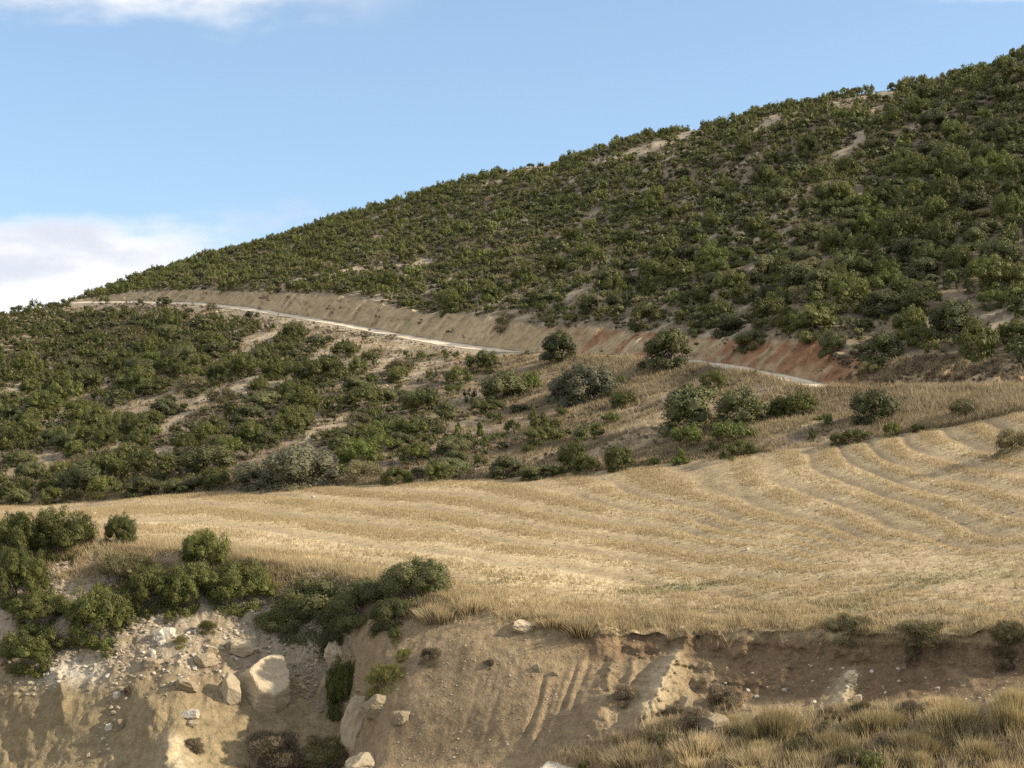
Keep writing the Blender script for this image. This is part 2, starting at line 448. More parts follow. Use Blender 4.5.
def leaf_material(name, c_dark, c_light, c_alt, trans=.25, nscale=.45):
    m, nt, out = newmat(name)
    L = nt.links.new
    at = nd(nt, 'ShaderNodeAttribute', attribute_name='tint')
    geo = nd(nt, 'ShaderNodeNewGeometry')
    oi = nd(nt, 'ShaderNodeObjectInfo')
    no = nd(nt, 'ShaderNodeTexNoise', i_Scale=nscale, i_Detail=2.0)
    L(geo.outputs['Position'], no.inputs['Vector'])
    base = mixc(nt, c_dark, c_light, at.outputs['Fac'])
    alt = maprange(nt, no.outputs[0], .42, .68, 0, .75)
    c = mixc(nt, base, c_alt, alt)
    r = maprange(nt, oi.outputs['Random'], 0, 1, .72, 1.28)
    vm = nd(nt, 'ShaderNodeVectorMath', operation='SCALE')
    L(c, vm.inputs[0])
    L(r, vm.inputs['Scale'])
    bs = nd(nt, 'ShaderNodeBsdfPrincipled', i_Roughness=.6)
    bs.inputs['Specular IOR Level'].default_value = .25
    L(vm.outputs[0], bs.inputs['Base Color'])
    tr = nd(nt, 'ShaderNodeBsdfTranslucent')
    L(vm.outputs[0], tr.inputs[0])
    mx = nd(nt, 'ShaderNodeMixShader', i_Fac=trans)
    L(bs.outputs[0], mx.inputs[1])
    L(tr.outputs[0], mx.inputs[2])
    L(mx.outputs[0], out.inputs[0])
    return m


def rock_material(name, c1, c2, stain):
    m, nt, out = newmat(name)
    L = nt.links.new
    tc = nd(nt, 'ShaderNodeTexCoord')
    oi = nd(nt, 'ShaderNodeObjectInfo')
    no = nd(nt, 'ShaderNodeTexNoise', i_Scale=3.0, i_Detail=8.0, i_Roughness=.65)
    L(tc.outputs['Object'], no.inputs['Vector'])
    no2 = nd(nt, 'ShaderNodeTexNoise', i_Scale=11.0, i_Detail=5.0, i_Roughness=.7)
    L(tc.outputs['Object'], no2.inputs['Vector'])
    c = mixc(nt, c1, c2, maprange(nt, no.outputs[0], .35, .65, 0, 1))
    c = mixc(nt, c, stain, maprange(nt, no2.outputs[0], .55, .75, 0, .6))
    r = maprange(nt, oi.outputs['Random'], 0, 1, .8, 1.15)
    vm = nd(nt, 'ShaderNodeVectorMath', operation='SCALE')
    L(c, vm.inputs[0])
    L(r, vm.inputs['Scale'])
    bs = nd(nt, 'ShaderNodeBsdfPrincipled', i_Roughness=.9)
    bs.inputs['Specular IOR Level'].default_value = .2
    L(vm.outputs[0], bs.inputs['Base Color'])
    bp = nd(nt, 'ShaderNodeBump', i_Strength=.6, i_Distance=.06)
    L(no2.outputs[0], bp.inputs['Height'])
    L(bp.outputs[0], bs.inputs['Normal'])
    L(bs.outputs[0], out.inputs[0])
    return m


M = {}
M['bank'] = ground_material('bare_earth', 2.2, 11.0, .30, .5, .10)
M['field'] = ground_material('straw_ground', 2.5, 12.0, .22, .3, .06)
M['hill'] = ground_material('scrub_soil', 1.3, 6.0, .28, .35, .10)
M['road'] = ground_material('pale_gravel', 1.5, 6.0, .12, .2, .04)
M['juniper'] = leaf_material('juniper_needles', (.043, .052, .013, 1), (.152, .158, .040, 1), (.098, .096, .029, 1), .17)
M['oak'] = leaf_material('oak_leaves', (.052, .057, .020, 1), (.145, .148, .056, 1), (.092, .090, .034, 1), .17)
M['bright'] = leaf_material('fresh_leaves', (.062, .078, .017, 1), (.158, .176, .042, 1), (.115, .122, .034, 1), .2)
M['greyoak'] = leaf_material('grey_oak_leaves', (.085, .085, .048, 1), (.20, .195, .115, 1), (.13, .122, .07, 1))
M['broom'] = leaf_material('broom_twigs', (.095, .085, .040, 1), (.235, .208, .104, 1), (.170, .142, .072, 1))
M['dead'] = leaf_material('dead_twigs', (.125, .098, .062, 1), (.27, .215, .145, 1), (.19, .15, .095, 1), .2)
M['straw'] = leaf_material('straw', (.51, .40, .225, 1), (.71, .57, .335, 1), (.60, .475, .28, 1), .42, .3)
M['drygrass'] = leaf_material('dry_grass', (.30, .235, .135, 1), (.58, .475, .285, 1), (.43, .345, .20, 1), .42, .5)
M['hillgrass'] = leaf_material('hill_grass', (.22, .172, .10, 1), (.46, .375, .225, 1), (.32, .25, .145, 1), .35, .35)
M['greengrass'] = leaf_material('green_grass', (.11, .12, .04, 1), (.24, .23, .09, 1), (.20, .17, .08, 1), .3, .5)
M['tussock'] = leaf_material('tussock_blades', (.15, .12, .055, 1), (.47, .385, .20, 1), (.31, .245, .125, 1), .35, .5)
M['yellowgreen'] = leaf_material('young_broom', (.12, .12, .035, 1), (.25, .24, .075, 1), (.18, .17, .06, 1), .3, .5)
M['rock'] = rock_material('limestone', (.48, .40, .275, 1), (.38, .305, .20, 1), (.23, .175, .11, 1))
M['greyrock'] = rock_material('grey_limestone', (.30, .245, .165, 1), (.225, .18, .115, 1), (.155, .12, .075, 1))
M['stone'] = rock_material('white_stone', (.55, .50, .41, 1), (.42, .37, .29, 1), (.30, .25, .19, 1))
mb_, nt_, out_ = newmat('bark')
b_ = nd(nt_, 'ShaderNodeBsdfPrincipled', i_Roughness=.9)
nb_ = nd(nt_, 'ShaderNodeTexNoise', i_Scale=9.0, i_Detail=5.0)
nt_.links.new(mixc(nt_, (.075, .058, .042, 1), (.17, .14, .11, 1), nb_.outputs[0]), b_.inputs['Base Color'])
nt_.links.new(b_.outputs[0], out_.inputs[0])
M['bark'] = mb_


# ------------------------------------------------------------------ mesh helpers
def mesh_from(name, V, faces, k, mats, smooth=False, matidx=None):
    """V (n,3); faces (m,k) vertex numbers"""
    me = bpy.data.meshes.new(name)
    V = np.ascontiguousarray(V, np.float32)
    faces = np.ascontiguousarray(faces, np.int32)
    nf = len(faces)
    me.vertices.add(len(V))
    me.vertices.foreach_set('co', V.ravel())
    me.loops.add(nf * k)
    me.loops.foreach_set('vertex_index', faces.ravel())
    me.polygons.add(nf)
    me.polygons.foreach_set('loop_start', np.arange(nf, dtype=np.int32) * k)
    for m in mats:
        me.materials.append(m)
    if matidx is not None:
        me.polygons.foreach_set('material_index', np.ascontiguousarray(matidx, np.int32))
    me.polygons.foreach_set('use_smooth', np.full(nf, smooth, bool))
    me.update(calc_edges=True)
    return me


def tris_mesh(name, Tr, tint, mats, matidx=None):
    """Tr (n,3,3) loose triangles, tint (n,) per face"""
    nT = len(Tr)
    me = mesh_from(name, Tr.reshape(-1, 3), np.arange(nT * 3).reshape(-1, 3), 3, mats, False, matidx)
    a = me.attributes.new('tint', 'FLOAT', 'FACE')
    a.data.foreach_set('value', np.ascontiguousarray(tint, np.float32))
    return me


def link(name, me, parent=None):
    o = bpy.data.objects.new(name, me)
    COL.objects.link(o)
    if parent is not None:
        o.parent = parent
    return o


def tag(o, label=None, cat=None, group=None, kind=None):
    for k, v in (('label', label), ('category', cat), ('group', group), ('kind', kind)):
        if v:
            o[k] = v
    return o


def sheet(name, a, b, mat, c0=0, c1=C):
    rows = np.arange(a, b + 1)
    nr, nc = len(rows), c1 - c0
    V = np.stack([X[a:b + 1, c0:c1], Y[a:b + 1, c0:c1], Z[a:b + 1, c0:c1]], -1).reshape(-1, 3)
    i = (np.arange(nr - 1)[:, None] * nc + np.arange(nc - 1)[None, :]).ravel()
    me = mesh_from(name, V, np.stack([i, i + 1, i + nc + 1, i + nc], -1), 4, [mat], True)
    at = me.attributes.new('albedo', 'FLOAT_COLOR', 'POINT')
    cc = np.ones((nr * nc, 4), np.float32)
    cc[:, :3] = ALB[a:b + 1, c0:c1].reshape(-1, 3)
    at.data.foreach_set('color', cc.ravel())
    return link(name, me)


tag(sheet('earth_bank_ground', 0, ROW['LIP'], M['bank']), 'eroded earth bank and gully below the stubble field', 'ground', kind='structure')
tag(sheet('stubble_field', ROW['LIP'], ROW['FE'], M['field']), 'harvested straw coloured field with curving stubble rows', 'field', kind='structure')
tag(sheet('hillside', ROW['FE'], NR - 1, M['hill']), 'scrubby hillside with a road cut along it', 'hill', kind='structure')

# dirt road: its own sheet a little above the bench
ra, rb = ROW['RO'], ROW['RI']
Xs, Ys, Zs, As = X.copy(), Y.copy(), Z.copy(), ALB.copy()
for q in range(ra, rb + 1):
    Z[q] += .03
t = (np.arange(ra, rb + 1) - ra) / (rb - ra)
wv = t[:, None] + .22 * fbm(X[ra:rb + 1] / 2.0, Y[ra:rb + 1] / 2.0, 73, 3)
rm = (sstep(.02, .2, wv) * (1 - sstep(.8, .98, wv)))[..., None]
ALB[ra:rb + 1] = ALB[ra:rb + 1] * (1 - rm) + rm * col(.60, .515, .385) * (1 + .10 * fbm(X[ra:rb + 1] / 2.2, Y[ra:rb + 1] / 2.2, 71))[..., None]
ALB[ra + 4] = ALB[ra + 4] * .82
tag(sheet('dirt_road', ra, rb, M['road']), 'pale gravel track cut along the hillside', 'road', kind='structure')
X, Y, Z, ALB = Xs, Ys, Zs, As

# far plain to the horizon
rr = [0.5, 500, 1500, 4000, 9000]
V, Fq = [], []
for r in rr:
    for k in range(48):
        a = 2 * math.pi * k / 48
        V.append((r * math.cos(a), r * math.sin(a), -62.0))
for i in range(len(rr) - 1):
    for k in range(48):
        Fq.append((i * 48 + k, i * 48 + (k + 1) % 48, (i + 1) * 48 + (k + 1) % 48, (i + 1) * 48 + k))
me = mesh_from('far_plain', np.array(V), np.array(Fq), 4, [M['hill']])
at = me.attributes.new('albedo', 'FLOAT_COLOR', 'POINT')
at.data.foreach_set('color', np.tile(np.array([.24, .2, .12, 1], np.float32), len(V)))
tag(link('plain_ground', me), kind='structure')

PX, PY = proj(X, Y, Z)


# ------------------------------------------------------------------ where things stand
def ground_at(px, py, lo='BOT', hi='RG'):
    """first point of the ground met by the sight line through (px, py)"""
    a = (px - W / 2) / F
    b = (H / 2 - py) / F
    u = a / (CP + b * SP)
    j = float(np.clip(np.interp(u, U, np.arange(C)), 0, C - 1.001))
    j0 = int(j)
    fj = j - j0
    i0 = max(ROW['N1'], ROW[lo] - 8)
    i1 = ROW[hi]
    col_y = PY[i0:i1 + 1, j0] * (1 - fj) + PY[i0:i1 + 1, j0 + 1] * fj
    ok = np.nonzero(col_y <= py)[0]
    i = int(ok[0]) if len(ok) else len(col_y) - 1
    if i > 0 and len(ok):
        f = (col_y[i - 1] - py) / (col_y[i - 1] - col_y[i] + 1e-9)
        i = i0 + i - 1
    else:
        i, f = i0 + i, 0.0
        if i >= NR - 1:
            i = NR - 2

    def q(Ar):
        r0 = Ar[i, j0] * (1 - fj) + Ar[i, j0 + 1] * fj
        r1 = Ar[i + 1, j0] * (1 - fj) + Ar[i + 1, j0 + 1] * fj
        return float(r0 * (1 - f) + r1 * f)
    return np.array([q(X), q(Y), q(Z)])


AREA = np.abs((X[:-1, 1:] - X[:-1, :-1])) * np.abs(Y[1:, :-1] - Y[:-1, :-1])


def samp(a, b, npt, weight=None, px0=-70, px1=1094, slope=False):
    """npt points of the ground between two lines, even per square metre, times weight(px, py, x, y)"""
    ra, rb = ROW[a], ROW[b]
    A_ = AREA[ra:rb].copy()
    if slope:
        dz = np.abs(Z[ra + 1:rb + 1, :-1] - Z[ra:rb, :-1])
        A_ = np.abs(X[ra:rb, 1:] - X[ra:rb, :-1]) * np.hypot(Y[ra + 1:rb + 1, :-1] - Y[ra:rb, :-1], dz)
    cx, cy = PX[ra:rb, :-1], PY[ra:rb, :-1]
    A_ *= (cx > px0) & (cx < px1)
    if weight is not None:
        A_ *= np.clip(weight(cx, cy, X[ra:rb, :-1], Y[ra:rb, :-1], slice(ra, rb)), 0, None)
    cdf = np.cumsum(A_.ravel())
    if cdf[-1] <= 0:
        return np.zeros((0, 3)), np.zeros(0), np.zeros(0)
    idx = np.searchsorted(cdf, rng.random(npt) * cdf[-1])
    idx = np.clip(idx, 0, A_.size - 1)
    i, j = np.divmod(idx, A_.shape[1])
    i += ra
    fi, fj = rng.random(npt), rng.random(npt)

    def q(Ar):
        return (Ar[i, j] * (1 - fj) + Ar[i, j + 1] * fj) * (1 - fi) + (Ar[i + 1, j] * (1 - fj) + Ar[i + 1, j + 1] * fj) * fi
    P = np.stack([q(X), q(Y), q(Z)], -1)
    px, py = proj(P[:, 0], P[:, 1], P[:, 2])
    return P, px, py


# ------------------------------------------------------------------ shrub crowns
ICO = None


def ico(sub):
    import bmesh
    bm = bmesh.new()
    bmesh.ops.create_icosphere(bm, subdivisions=sub, radius=1)
    v = np.array([q.co[:] for q in bm.verts])
    f = np.array([[q.index for q in p.verts] for p in bm.faces])
    bm.free()
    return v, f


ICO1, ICO2, ICO4 = ico(1), ico(2), ico(5)


def unit(v):
    return v / (np.linalg.norm(v, axis=-1, keepdims=True) + 1e-9)


def crown(seed, lumps, leaves, size, style='round', top=1.0, lumpr=(.2, .34)):
    """a bush crown of leaf triangles, about 1 wide and 1 tall standing on z = 0. -> triangles (n,3,3), tint"""
    r = np.random.default_rng(seed)
    if style == 'cone':
        zz = r.random(lumps) ** 1.2
        rad = (1 - zz) * .36 * np.sqrt(r.random(lumps)) + .02
        th = r.random(lumps) * 6.283
        Cc = np.stack([rad * np.cos(th), rad * np.sin(th), .12 + .76 * zz], -1)
        R = r.uniform(.10, .17, lumps) * (1.15 - .55 * zz)
    else:
        d = unit(r.normal(size=(lumps, 3)))
        d[:, 2] = np.abs(d[:, 2]) * 1.1 - .18
        d = unit(d)
        rr = r.uniform(.55, 1.0, lumps) ** .6
        R = r.uniform(lumpr[0], lumpr[1], lumps) * .62
        Cc = d * (rr * (.5 - R * .75))[:, None]
        Cc[:, 2] = .40 + Cc[:, 2] * 1.0
        Cc[:, :2] *= (1 + .12 * r.normal(size=(lumps, 1)))
        # a few lumps close to the foot
        k = max(3, lumps // 3)
        th = 6.283 * (np.arange(k) + .5 * r.random(k)) / k
        fr = r.uniform(.24, .38, k)
        Cc[:k] = np.stack([fr * np.cos(th), fr * np.sin(th), r.uniform(-.06, .16, k)], -1)
    tris, tint = [], []
    lump_t = r.uniform(.0, .45, lumps)
    w = R ** 2
    li = r.choice(lumps, leaves, p=w / w.sum())
    dd = unit(r.normal(size=(leaves, 3)) + np.array([0, 0, .35]))
    P = Cc[li] + dd * (R[li] * r.uniform(.62 if style == 'fine' else .8, 1.14, leaves))[:, None]
    # drop leaves deep inside other lumps
    if style == 'spiky':          # upright plumes: stretch each lump along its own shoot and let it taper
        sh = unit(unit(Cc - np.array([0, 0, .1])) * .55 + np.array([0, 0, 1.0]) + .2 * r.normal(size=(lumps, 3)))
        t_ = ((P - Cc[li]) * sh[li]).sum(1)
        tt = np.clip(t_ / (R[li] + 1e-6), -1, 1.1)
        perp = (P - Cc[li]) - sh[li] * t_[:, None]
        P = Cc[li] + sh[li] * (t_ * np.where(t_ > 0, 1.55, 1.0))[:, None] + perp * (1 - .38 * np.clip(tt, 0, 1))[:, None]
    keep = np.ones(leaves, bool)
    for q in range(lumps):
        ds = np.linalg.norm(P - Cc[q], axis=1)
        keep &= (ds > R[q] * {'fine': .55, 'spiky': .5}.get(style, .78)) | (li == q)
    keep &= P[:, 2] > -.25
    P, dd, li = P[keep], dd[keep], li[keep]
    k = len(P)
    s = size * r.uniform(.6, 1.4, k)
    if style in ('spiky', 'cone'):
        up = np.array([0, 0, 1.0])
        ax = unit(up - dd * (dd[:, 2] * .85)[:, None] + dd * .30 + .30 * r.normal(size=(k, 3)))
        sd = unit(np.cross(ax, dd + .30 * r.normal(size=(k, 3))))
        tr = np.stack([P - sd * s[:, None] * .42 - ax * s[:, None] * .5, P + sd * s[:, None] * .42 - ax * s[:, None] * .5, P + ax * s[:, None] * 1.25], 1)
    elif style == 'fine':
        ax = unit(dd * .7 + np.array([0, 0, .9]) + .3 * r.normal(size=(k, 3)))
        sd = unit(np.cross(ax, dd + .7 * r.normal(size=(k, 3))))
        tr = np.stack([P - sd * s[:, None] * .26 - ax * s[:, None] * .8, P + sd * s[:, None] * .26 - ax * s[:, None] * .8, P + ax * s[:, None] * 1.7], 1)
    else:
        nn = unit(dd + .38 * r.normal(size=(k, 3)))
        t1 = unit(np.cross(nn, r.normal(size=(k, 3))))
        t2 = np.cross(nn, t1)
        an = r.random(k) * 6.283
        tr = np.stack([P + (t1 * np.cos(an + o)[:, None] + t2 * np.sin(an + o)[:, None]) * s[:, None] * (1.0 if o else 1.3) for o in (0, 2.2, 4.1)], 1)
    tris.append(tr)
    tint.append(np.clip(lump_t[li] + r.uniform(0, .55, k), 0, 1))
    # leafy core so that a bush is not see-through
    cv, cf = ICO1
    for q in range(lumps):
        vv = Cc[q] + cv * R[q] * {'fine': .5, 'spiky': .62}.get(style, .7) * (1 + .15 * r.normal(size=(len(cv), 1)))
        tris.append(vv[cf])
        tint.append(np.full(len(cf), lump_t[q] + .1) + r.uniform(-.1, .1, len(cf)))
    Tr = np.concatenate(tris)
    Tr[..., 2] *= top
    return Tr, np.clip(np.concatenate(tint), 0, 1)


def proto(name, mat, n, **kw):
    out = []
    for i in range(n):
        Tr, ti = crown(sum(map(ord, name)) * 31 + i, **kw)
        out.append((Tr, ti))
    return out


def meshes(name, mat, protos):
    return [tris_mesh(name, Tr, ti, [M[mat]]) for Tr, ti in protos]


# far (one joined mass), middle and near levels of detail
FAR = {
    'juniper': proto('jf', 'juniper', 6, lumps=16, leaves=430, size=.062, style='spiky', lumpr=(.16, .30)),
    'oak': proto('of', 'oak', 6, lumps=13, leaves=420, size=.056, style='round'),
    'bright': proto('bf', 'bright', 4, lumps=13, leaves=360, size=.066, style='spiky'),
    'broom': proto('rf', 'broom', 4, lumps=9, leaves=360, size=.06, style='fine'),
}
MID = {
    'juniper': meshes('juniper_mid', 'juniper', proto('jm', 'juniper', 7, lumps=38, leaves=6000, size=.024, style='spiky', lumpr=(.15, .28))),
    'oak': meshes('oak_mid', 'oak', proto('om', 'oak', 7, lumps=28, leaves=6000, size=.019, style='round')),
    'greyoak': meshes('greyoak_mid', 'greyoak', proto('gm', 'greyoak', 4, lumps=34, leaves=6500, size=.019, style='round')),
    'bright': meshes('bright_mid', 'bright', proto('bm', 'bright', 5, lumps=26, leaves=5000, size=.025, style='spiky', lumpr=(.15, .28))),
    'cone': meshes('cone_mid', 'bright', proto('cm', 'bright', 3, lumps=26, leaves=2600, size=.03, style='cone')),
    'broom': meshes('broom_mid', 'broom', proto('rm', 'broom', 5, lumps=18, leaves=4200, size=.028, style='fine')),
    'dead': meshes('dead_mid', 'dead', proto('dm', 'dead', 3, lumps=13, leaves=3000, size=.03, style='fine')),
}
NEAR = {
    'juniper': meshes('juniper_near', 'juniper', proto('jn', 'juniper', 7, lumps=80, leaves=26000, size=.0150, style='spiky', lumpr=(.12, .26))),
    'oak': meshes('oak_near', 'oak', proto('on', 'oak', 5, lumps=44, leaves=24000, size=.0112, style='round', lumpr=(.15, .32))),
    'broom': meshes('broom_near', 'broom', proto('rn', 'broom', 4, lumps=30, leaves=16000, size=.019, style='fine')),
    'yellowgreen': meshes('yellow_near', 'yellowgreen', proto('yn', 'yellowgreen', 3, lumps=22, leaves=10000, size=.022, style='fine')),
    'bright': meshes('bright_near', 'bright', proto('bn', 'bright', 3, lumps=26, leaves=6500, size=.022, style='spiky', lumpr=(.14, .28))),
    'dead': meshes('dead_near', 'dead', proto('dn', 'dead', 4, lumps=20, leaves=11000, size=.022, style='fine')),
}


def tussock(seed, nb, spread=.22, bw=.0055):
    """a domed, ragged clump of fine upright blades"""
    r = np.random.default_rng(seed)
    k = 14
    cen = r.normal(0, .17, size=(k, 2))
    ch = r.uniform(.6, 1.0, k) * (1.05 - 1.1 * np.hypot(cen[:, 0], cen[:, 1]))
    q = r.integers(0, k, nb)
    off = r.normal(0, .075, size=(nb, 2))
    B = np.c_[cen[q] + off, np.full(nb, -.03)]
    le = np.clip(ch[q], .25, 1) * r.uniform(.5, 1.05, nb)
    tip = B + np.c_[(cen[q] * 1.2 + off * 2.0) * spread * 2 + .09 * r.normal(size=(nb, 2)), np.ones(nb)] * le[:, None]
    mid = B * .45 + tip * .55 + np.array([0, 0, .04])
    sd = unit(np.cross(tip - B, r.normal(size=(nb, 3)))) * bw
    a = np.stack([B - sd, B + sd, mid + sd], 1)
    b = np.stack([B - sd, mid + sd, mid - sd], 1)
    c = np.stack([mid - sd, mid + sd, tip], 1)
    ti = np.clip(r.normal(.45, .18, k)[q] + r.uniform(-.25, .25, nb), 0, 1)
    return np.concatenate([a, b, c]), np.concatenate([ti * .5, ti * .8, np.clip(ti * 1.25, 0, 1)])


NEAR['tussock'] = [tris_mesh('tussock_near', *tussock(500 + i, 7000), [M['tussock']]) for i in range(5)]
NEAR['drygrass'] = [tris_mesh('drytuft_near', *tussock(600 + i, 4500, .32), [M['drygrass']]) for i in range(4)]


def tube(p, r, sides=7):
    p = np.array(p, float)
    V = []
    for i in range(len(p)):
        d = unit(p[min(i + 1, len(p) - 1)] - p[max(i - 1, 0)])
        s = unit(np.cross(d, [.3, 1, .2]))
        t = np.cross(d, s)
        for k in range(sides):
            a = 6.283 * k / sides
            V.append(p[i] + r[i] * (s * math.cos(a) + t * math.sin(a)))
    Fq = [(i * sides + k, i * sides + (k + 1) % sides, (i + 1) * sides + (k + 1) % sides, (i + 1) * sides + k) for i in range(len(p) - 1) for k in range(sides)]
    return np.array(V), np.array(Fq)


def join_tubes(ts):
    V, Fq, o = [], [], 0
    for v, f in ts:
        V.append(v)
        Fq.append(f + o)
        o += len(v)
    return np.concatenate(V), np.concatenate(Fq)


def stems_mesh(seed, nst=6, sp=.32, hgt=.6):
    r = np.random.default_rng(seed)
    ts = []
    for k in range(nst):
        a = 6.283 * (k + r.random() * .6) / nst
        e = np.array([math.cos(a) * sp * r.uniform(.5, 1.2), math.sin(a) * sp * r.uniform(.5, 1.2), hgt * r.uniform(.7, 1.2)])
        mid = e * .5 + np.array([0, 0, .06])
        ts.append(tube([(0, 0, -.12), mid * .5, mid, e], [.03, .022, .016, .006], 6))
    v, f = join_tubes(ts)
    return mesh_from('stems', v, f, 4, [M['bark']], True)


STEMS = [stems_mesh(40 + i) for i in range(3)]
NAMEOF = {'juniper': 'juniper_bush', 'oak': 'oak_bush', 'greyoak': 'oak_bush', 'bright': 'leafy_bush', 'cone': 'young_juniper', 'broom': 'broom_bush', 'dead': 'dry_bush', 'tussock': 'grass_tussock', 'drygrass': 'dry_grass_tuft', 'yellowgreen': 'green_broom_bush'}
CATOF = {'tussock': 'tussock', 'drygrass': 'grass tuft', 'cone': 'young tree'}
HAND = []          # px, base py, half width px : keeps the scatter off


def bush(lod, kind, px, py, w, h, label, group=None, sink=.12, parts=False, rz=None, deep=.9, name=None, cat=None):
    P = ground_at(px, py)
    D = P[1]
    Wd, Hd = w * D / F, h * D / F
    me = random.choice(lod[kind])
    rz = rng.uniform(0, 6.283) if rz is None else rz
    nm = name or NAMEOF[kind]
    loc = (P[0], P[1] + Wd * .25, P[2] - sink * Hd)
    HAND.append((px, py, w, h))
    if parts:
        e = bpy.data.objects.new(nm, None)
        COL.objects.link(e)
        e.location = loc
        o = link('foliage', me, e)
        s = link('stem', random.choice(STEMS), e)
        s.scale = (Wd, Wd * deep, Hd)
        s.rotation_euler = (0, 0, rz)
    else:
        e = o = link(nm, me)
        e.location = loc
    if kind in ('tussock', 'drygrass'):
        o.scale = (Wd * 1.0, Wd * deep, Hd * 1.05)
    else:
        o.scale = (Wd * 1.04, Wd * deep, Hd * 1.14)
    o.rotation_euler = (0, 0, rz)
    tag(e, label, cat or CATOF.get(kind, 'bush'), group)
    return e


def thin(P, r, grid=6.0):
    """dart throwing with a radius per point, in the order given"""
    cells, keep = {}, []
    for i in range(len(P)):
        cx, cy = int(P[i, 0] // grid), int(P[i, 1] // grid)
        ok = True
        for ax in (-1, 0, 1):
            for ay in (-1, 0, 1):
                for j in cells.get((cx + ax, cy + ay), ()):
                    if (P[i, 0] - P[j, 0]) ** 2 + (P[i, 1] - P[j, 1]) ** 2 < (r[i] + r[j]) ** 2:
                        ok = False
                        break
                if not ok:
                    break
            if not ok:
                break
        if ok:
            cells.setdefault((cx, cy), []).append(i)
            keep.append(i)
    return np.array(keep, int)


# ------------------------------------------------------------------ trees and bushes placed one by one
def tree(px, py, w, h, label, seed):
    P = ground_at(px, py)
    D = P[1]
    Wd, Hd = w * D / F, h * D / F
    e = bpy.data.objects.new('oak_tree', None)
    COL.objects.link(e)
    e.location = (P[0], P[1] + .3, P[2] - .1)
    r = np.random.default_rng(seed)
    ts = [tube([(0, 0, -.2), (.02, .03, Hd * .15), (.1, 0, Hd * .34), (.02, .05, Hd * .62)], [.24, .19, .15, .05], 9)]
    for k in range(7):
        a = 6.283 * k / 7 + r.random()
        q = np.array([math.cos(a) * Wd * .33, math.sin(a) * Wd * .33, Hd * r.uniform(.45, .75)])
        ts.append(tube([(.05, 0, Hd * r.uniform(.18, .32)), q * .45 + np.array([0, 0, Hd * .15]), q], [.09, .06, .02], 6))
    v, f = join_tubes(ts)
    link('trunk', mesh_from('trunk', v, f, 4, [M['bark']], True), e)
    Tr, ti = crown(seed, 40, 8000, .022, 'round')
    low = Tr[:, :, 2].mean(1) > .02
    c = link('crown', tris_mesh('crown', Tr[low], ti[low], [M['oak']]), e)
    c.scale = (Wd, Wd * .95, Hd * .92)
    c.location = (0, 0, Hd * .14)
    HAND.append((px, py, w, h))
    return tag(e, label, 'tree')


tree(668, 372, 46, 47, 'rounded dark oak tree standing beside the gravel track where it comes back into view', 901)
tree(560, 364, 40, 36, 'small round oak tree on the grassy edge of the track above the big grey bush', 902)

NL = [  # foreground, with stems
    ('juniper', 58, 556, 74, 50, 'wide dark juniper at the field edge, behind and left of the lone small juniper'),
    ('juniper', 14, 562, 58, 52, 'dark juniper cut off by the left picture edge, beside the wide field edge juniper'),
    ('juniper', 14, 606, 66, 62, 'tall juniper at the left picture edge above the low ragged shrub'),
    ('juniper', 118, 546, 36, 34, 'small lone juniper with a twig leaning right, standing against the pale field'),
    ('broom', 122, 588, 66, 38, 'grey olive broom bush just below the small lone juniper'),
    ('juniper', 203, 574, 58, 48, 'pointed dark juniper rising against the field in the bank thicket'),
    ('broom', 243, 590, 50, 36, 'dull grey green broom at the right end of the bank thicket'),
    ('juniper', 236, 608, 72, 48, 'bright sunlit juniper at the lower right end of the bank thicket'),
    ('juniper', 188, 612, 66, 50, 'dense dark juniper in the middle of the bank thicket, below the pointed one'),
    ('juniper', 148, 612, 64, 48, 'dark juniper of the bank thicket between the broom and the big round juniper'),
    ('juniper', 96, 642, 82, 60, 'big round yellowish juniper standing in front of the bank thicket'),
    ('juniper', 36, 626, 60, 36, 'spreading light green juniper left of the big round juniper'),
    ('juniper', 32, 668, 80, 42, 'low ragged juniper at the bottom left above the pale debris'),
    ('oak', 322, 646, 110, 76, 'large dark oak bush filling the head of the shaded gully'),
    ('oak', 414, 608, 74, 58, 'tall dark oak bush at the field edge on the right rim of the gully'),
    ('oak', 366, 624, 76, 48, 'shadowed oak bush in the gully between the two large dark ones'),
    ('oak', 392, 630, 46, 36, 'small dark bush wedged beside the left foot of the gully rim oak'),
    ('oak', 340, 654, 44, 30, 'low dark bush at the lower edge of the gully thicket above the tall narrow one'),
    ('oak', 282, 642, 66, 38, 'low dark bush under the left side of the large gully oak'),
    ('juniper', 343, 716, 42, 60, 'tall narrow dark green bush growing in the bottom of the gully'),
    ('yellowgreen', 386, 696, 44, 36, 'rounded yellow green broom on the rocks right of the gully'),
    ('dead', 268, 776, 76, 44, 'brown shaded scrub bush at the bottom of the picture below the big boulder'),
    ('broom', 320, 780, 60, 46, 'olive green scrub bush at the foot of the gully at the bottom edge'),
    ('broom', 850, 640, 56, 26, 'olive grey broom on the lip of the bank, leftmost of the three on the lip'),
    ('broom', 928, 642, 72, 21, 'low wide broom on the lip of the bank between two others'),
    ('broom', 1012, 652, 40, 34, 'dark broom hanging over the lip of the bank at the right edge'),
    ('tussock', 774, 744, 56, 46, 'big greenish grass tussock in front of the shaded bank'),
    ('tussock', 880, 737, 60, 36, 'yellow grass tussock below the pale earth rib of the bank'),
    ('tussock', 962, 738, 74, 44, 'wide green based tussock at the foot of the bank on the right'),
    ('tussock', 1016, 728, 46, 50, 'tall tussock at the right edge below the hanging broom'),
]
for i, (k, px, py, w, h, lb) in enumerate(NL):
    bush(NEAR, k, px, py, w, h, lb, parts=True, deep=.6 if 'gully' in lb else .9, rz=rng.choice([0.0, math.pi]) if 'gully' in lb else None)
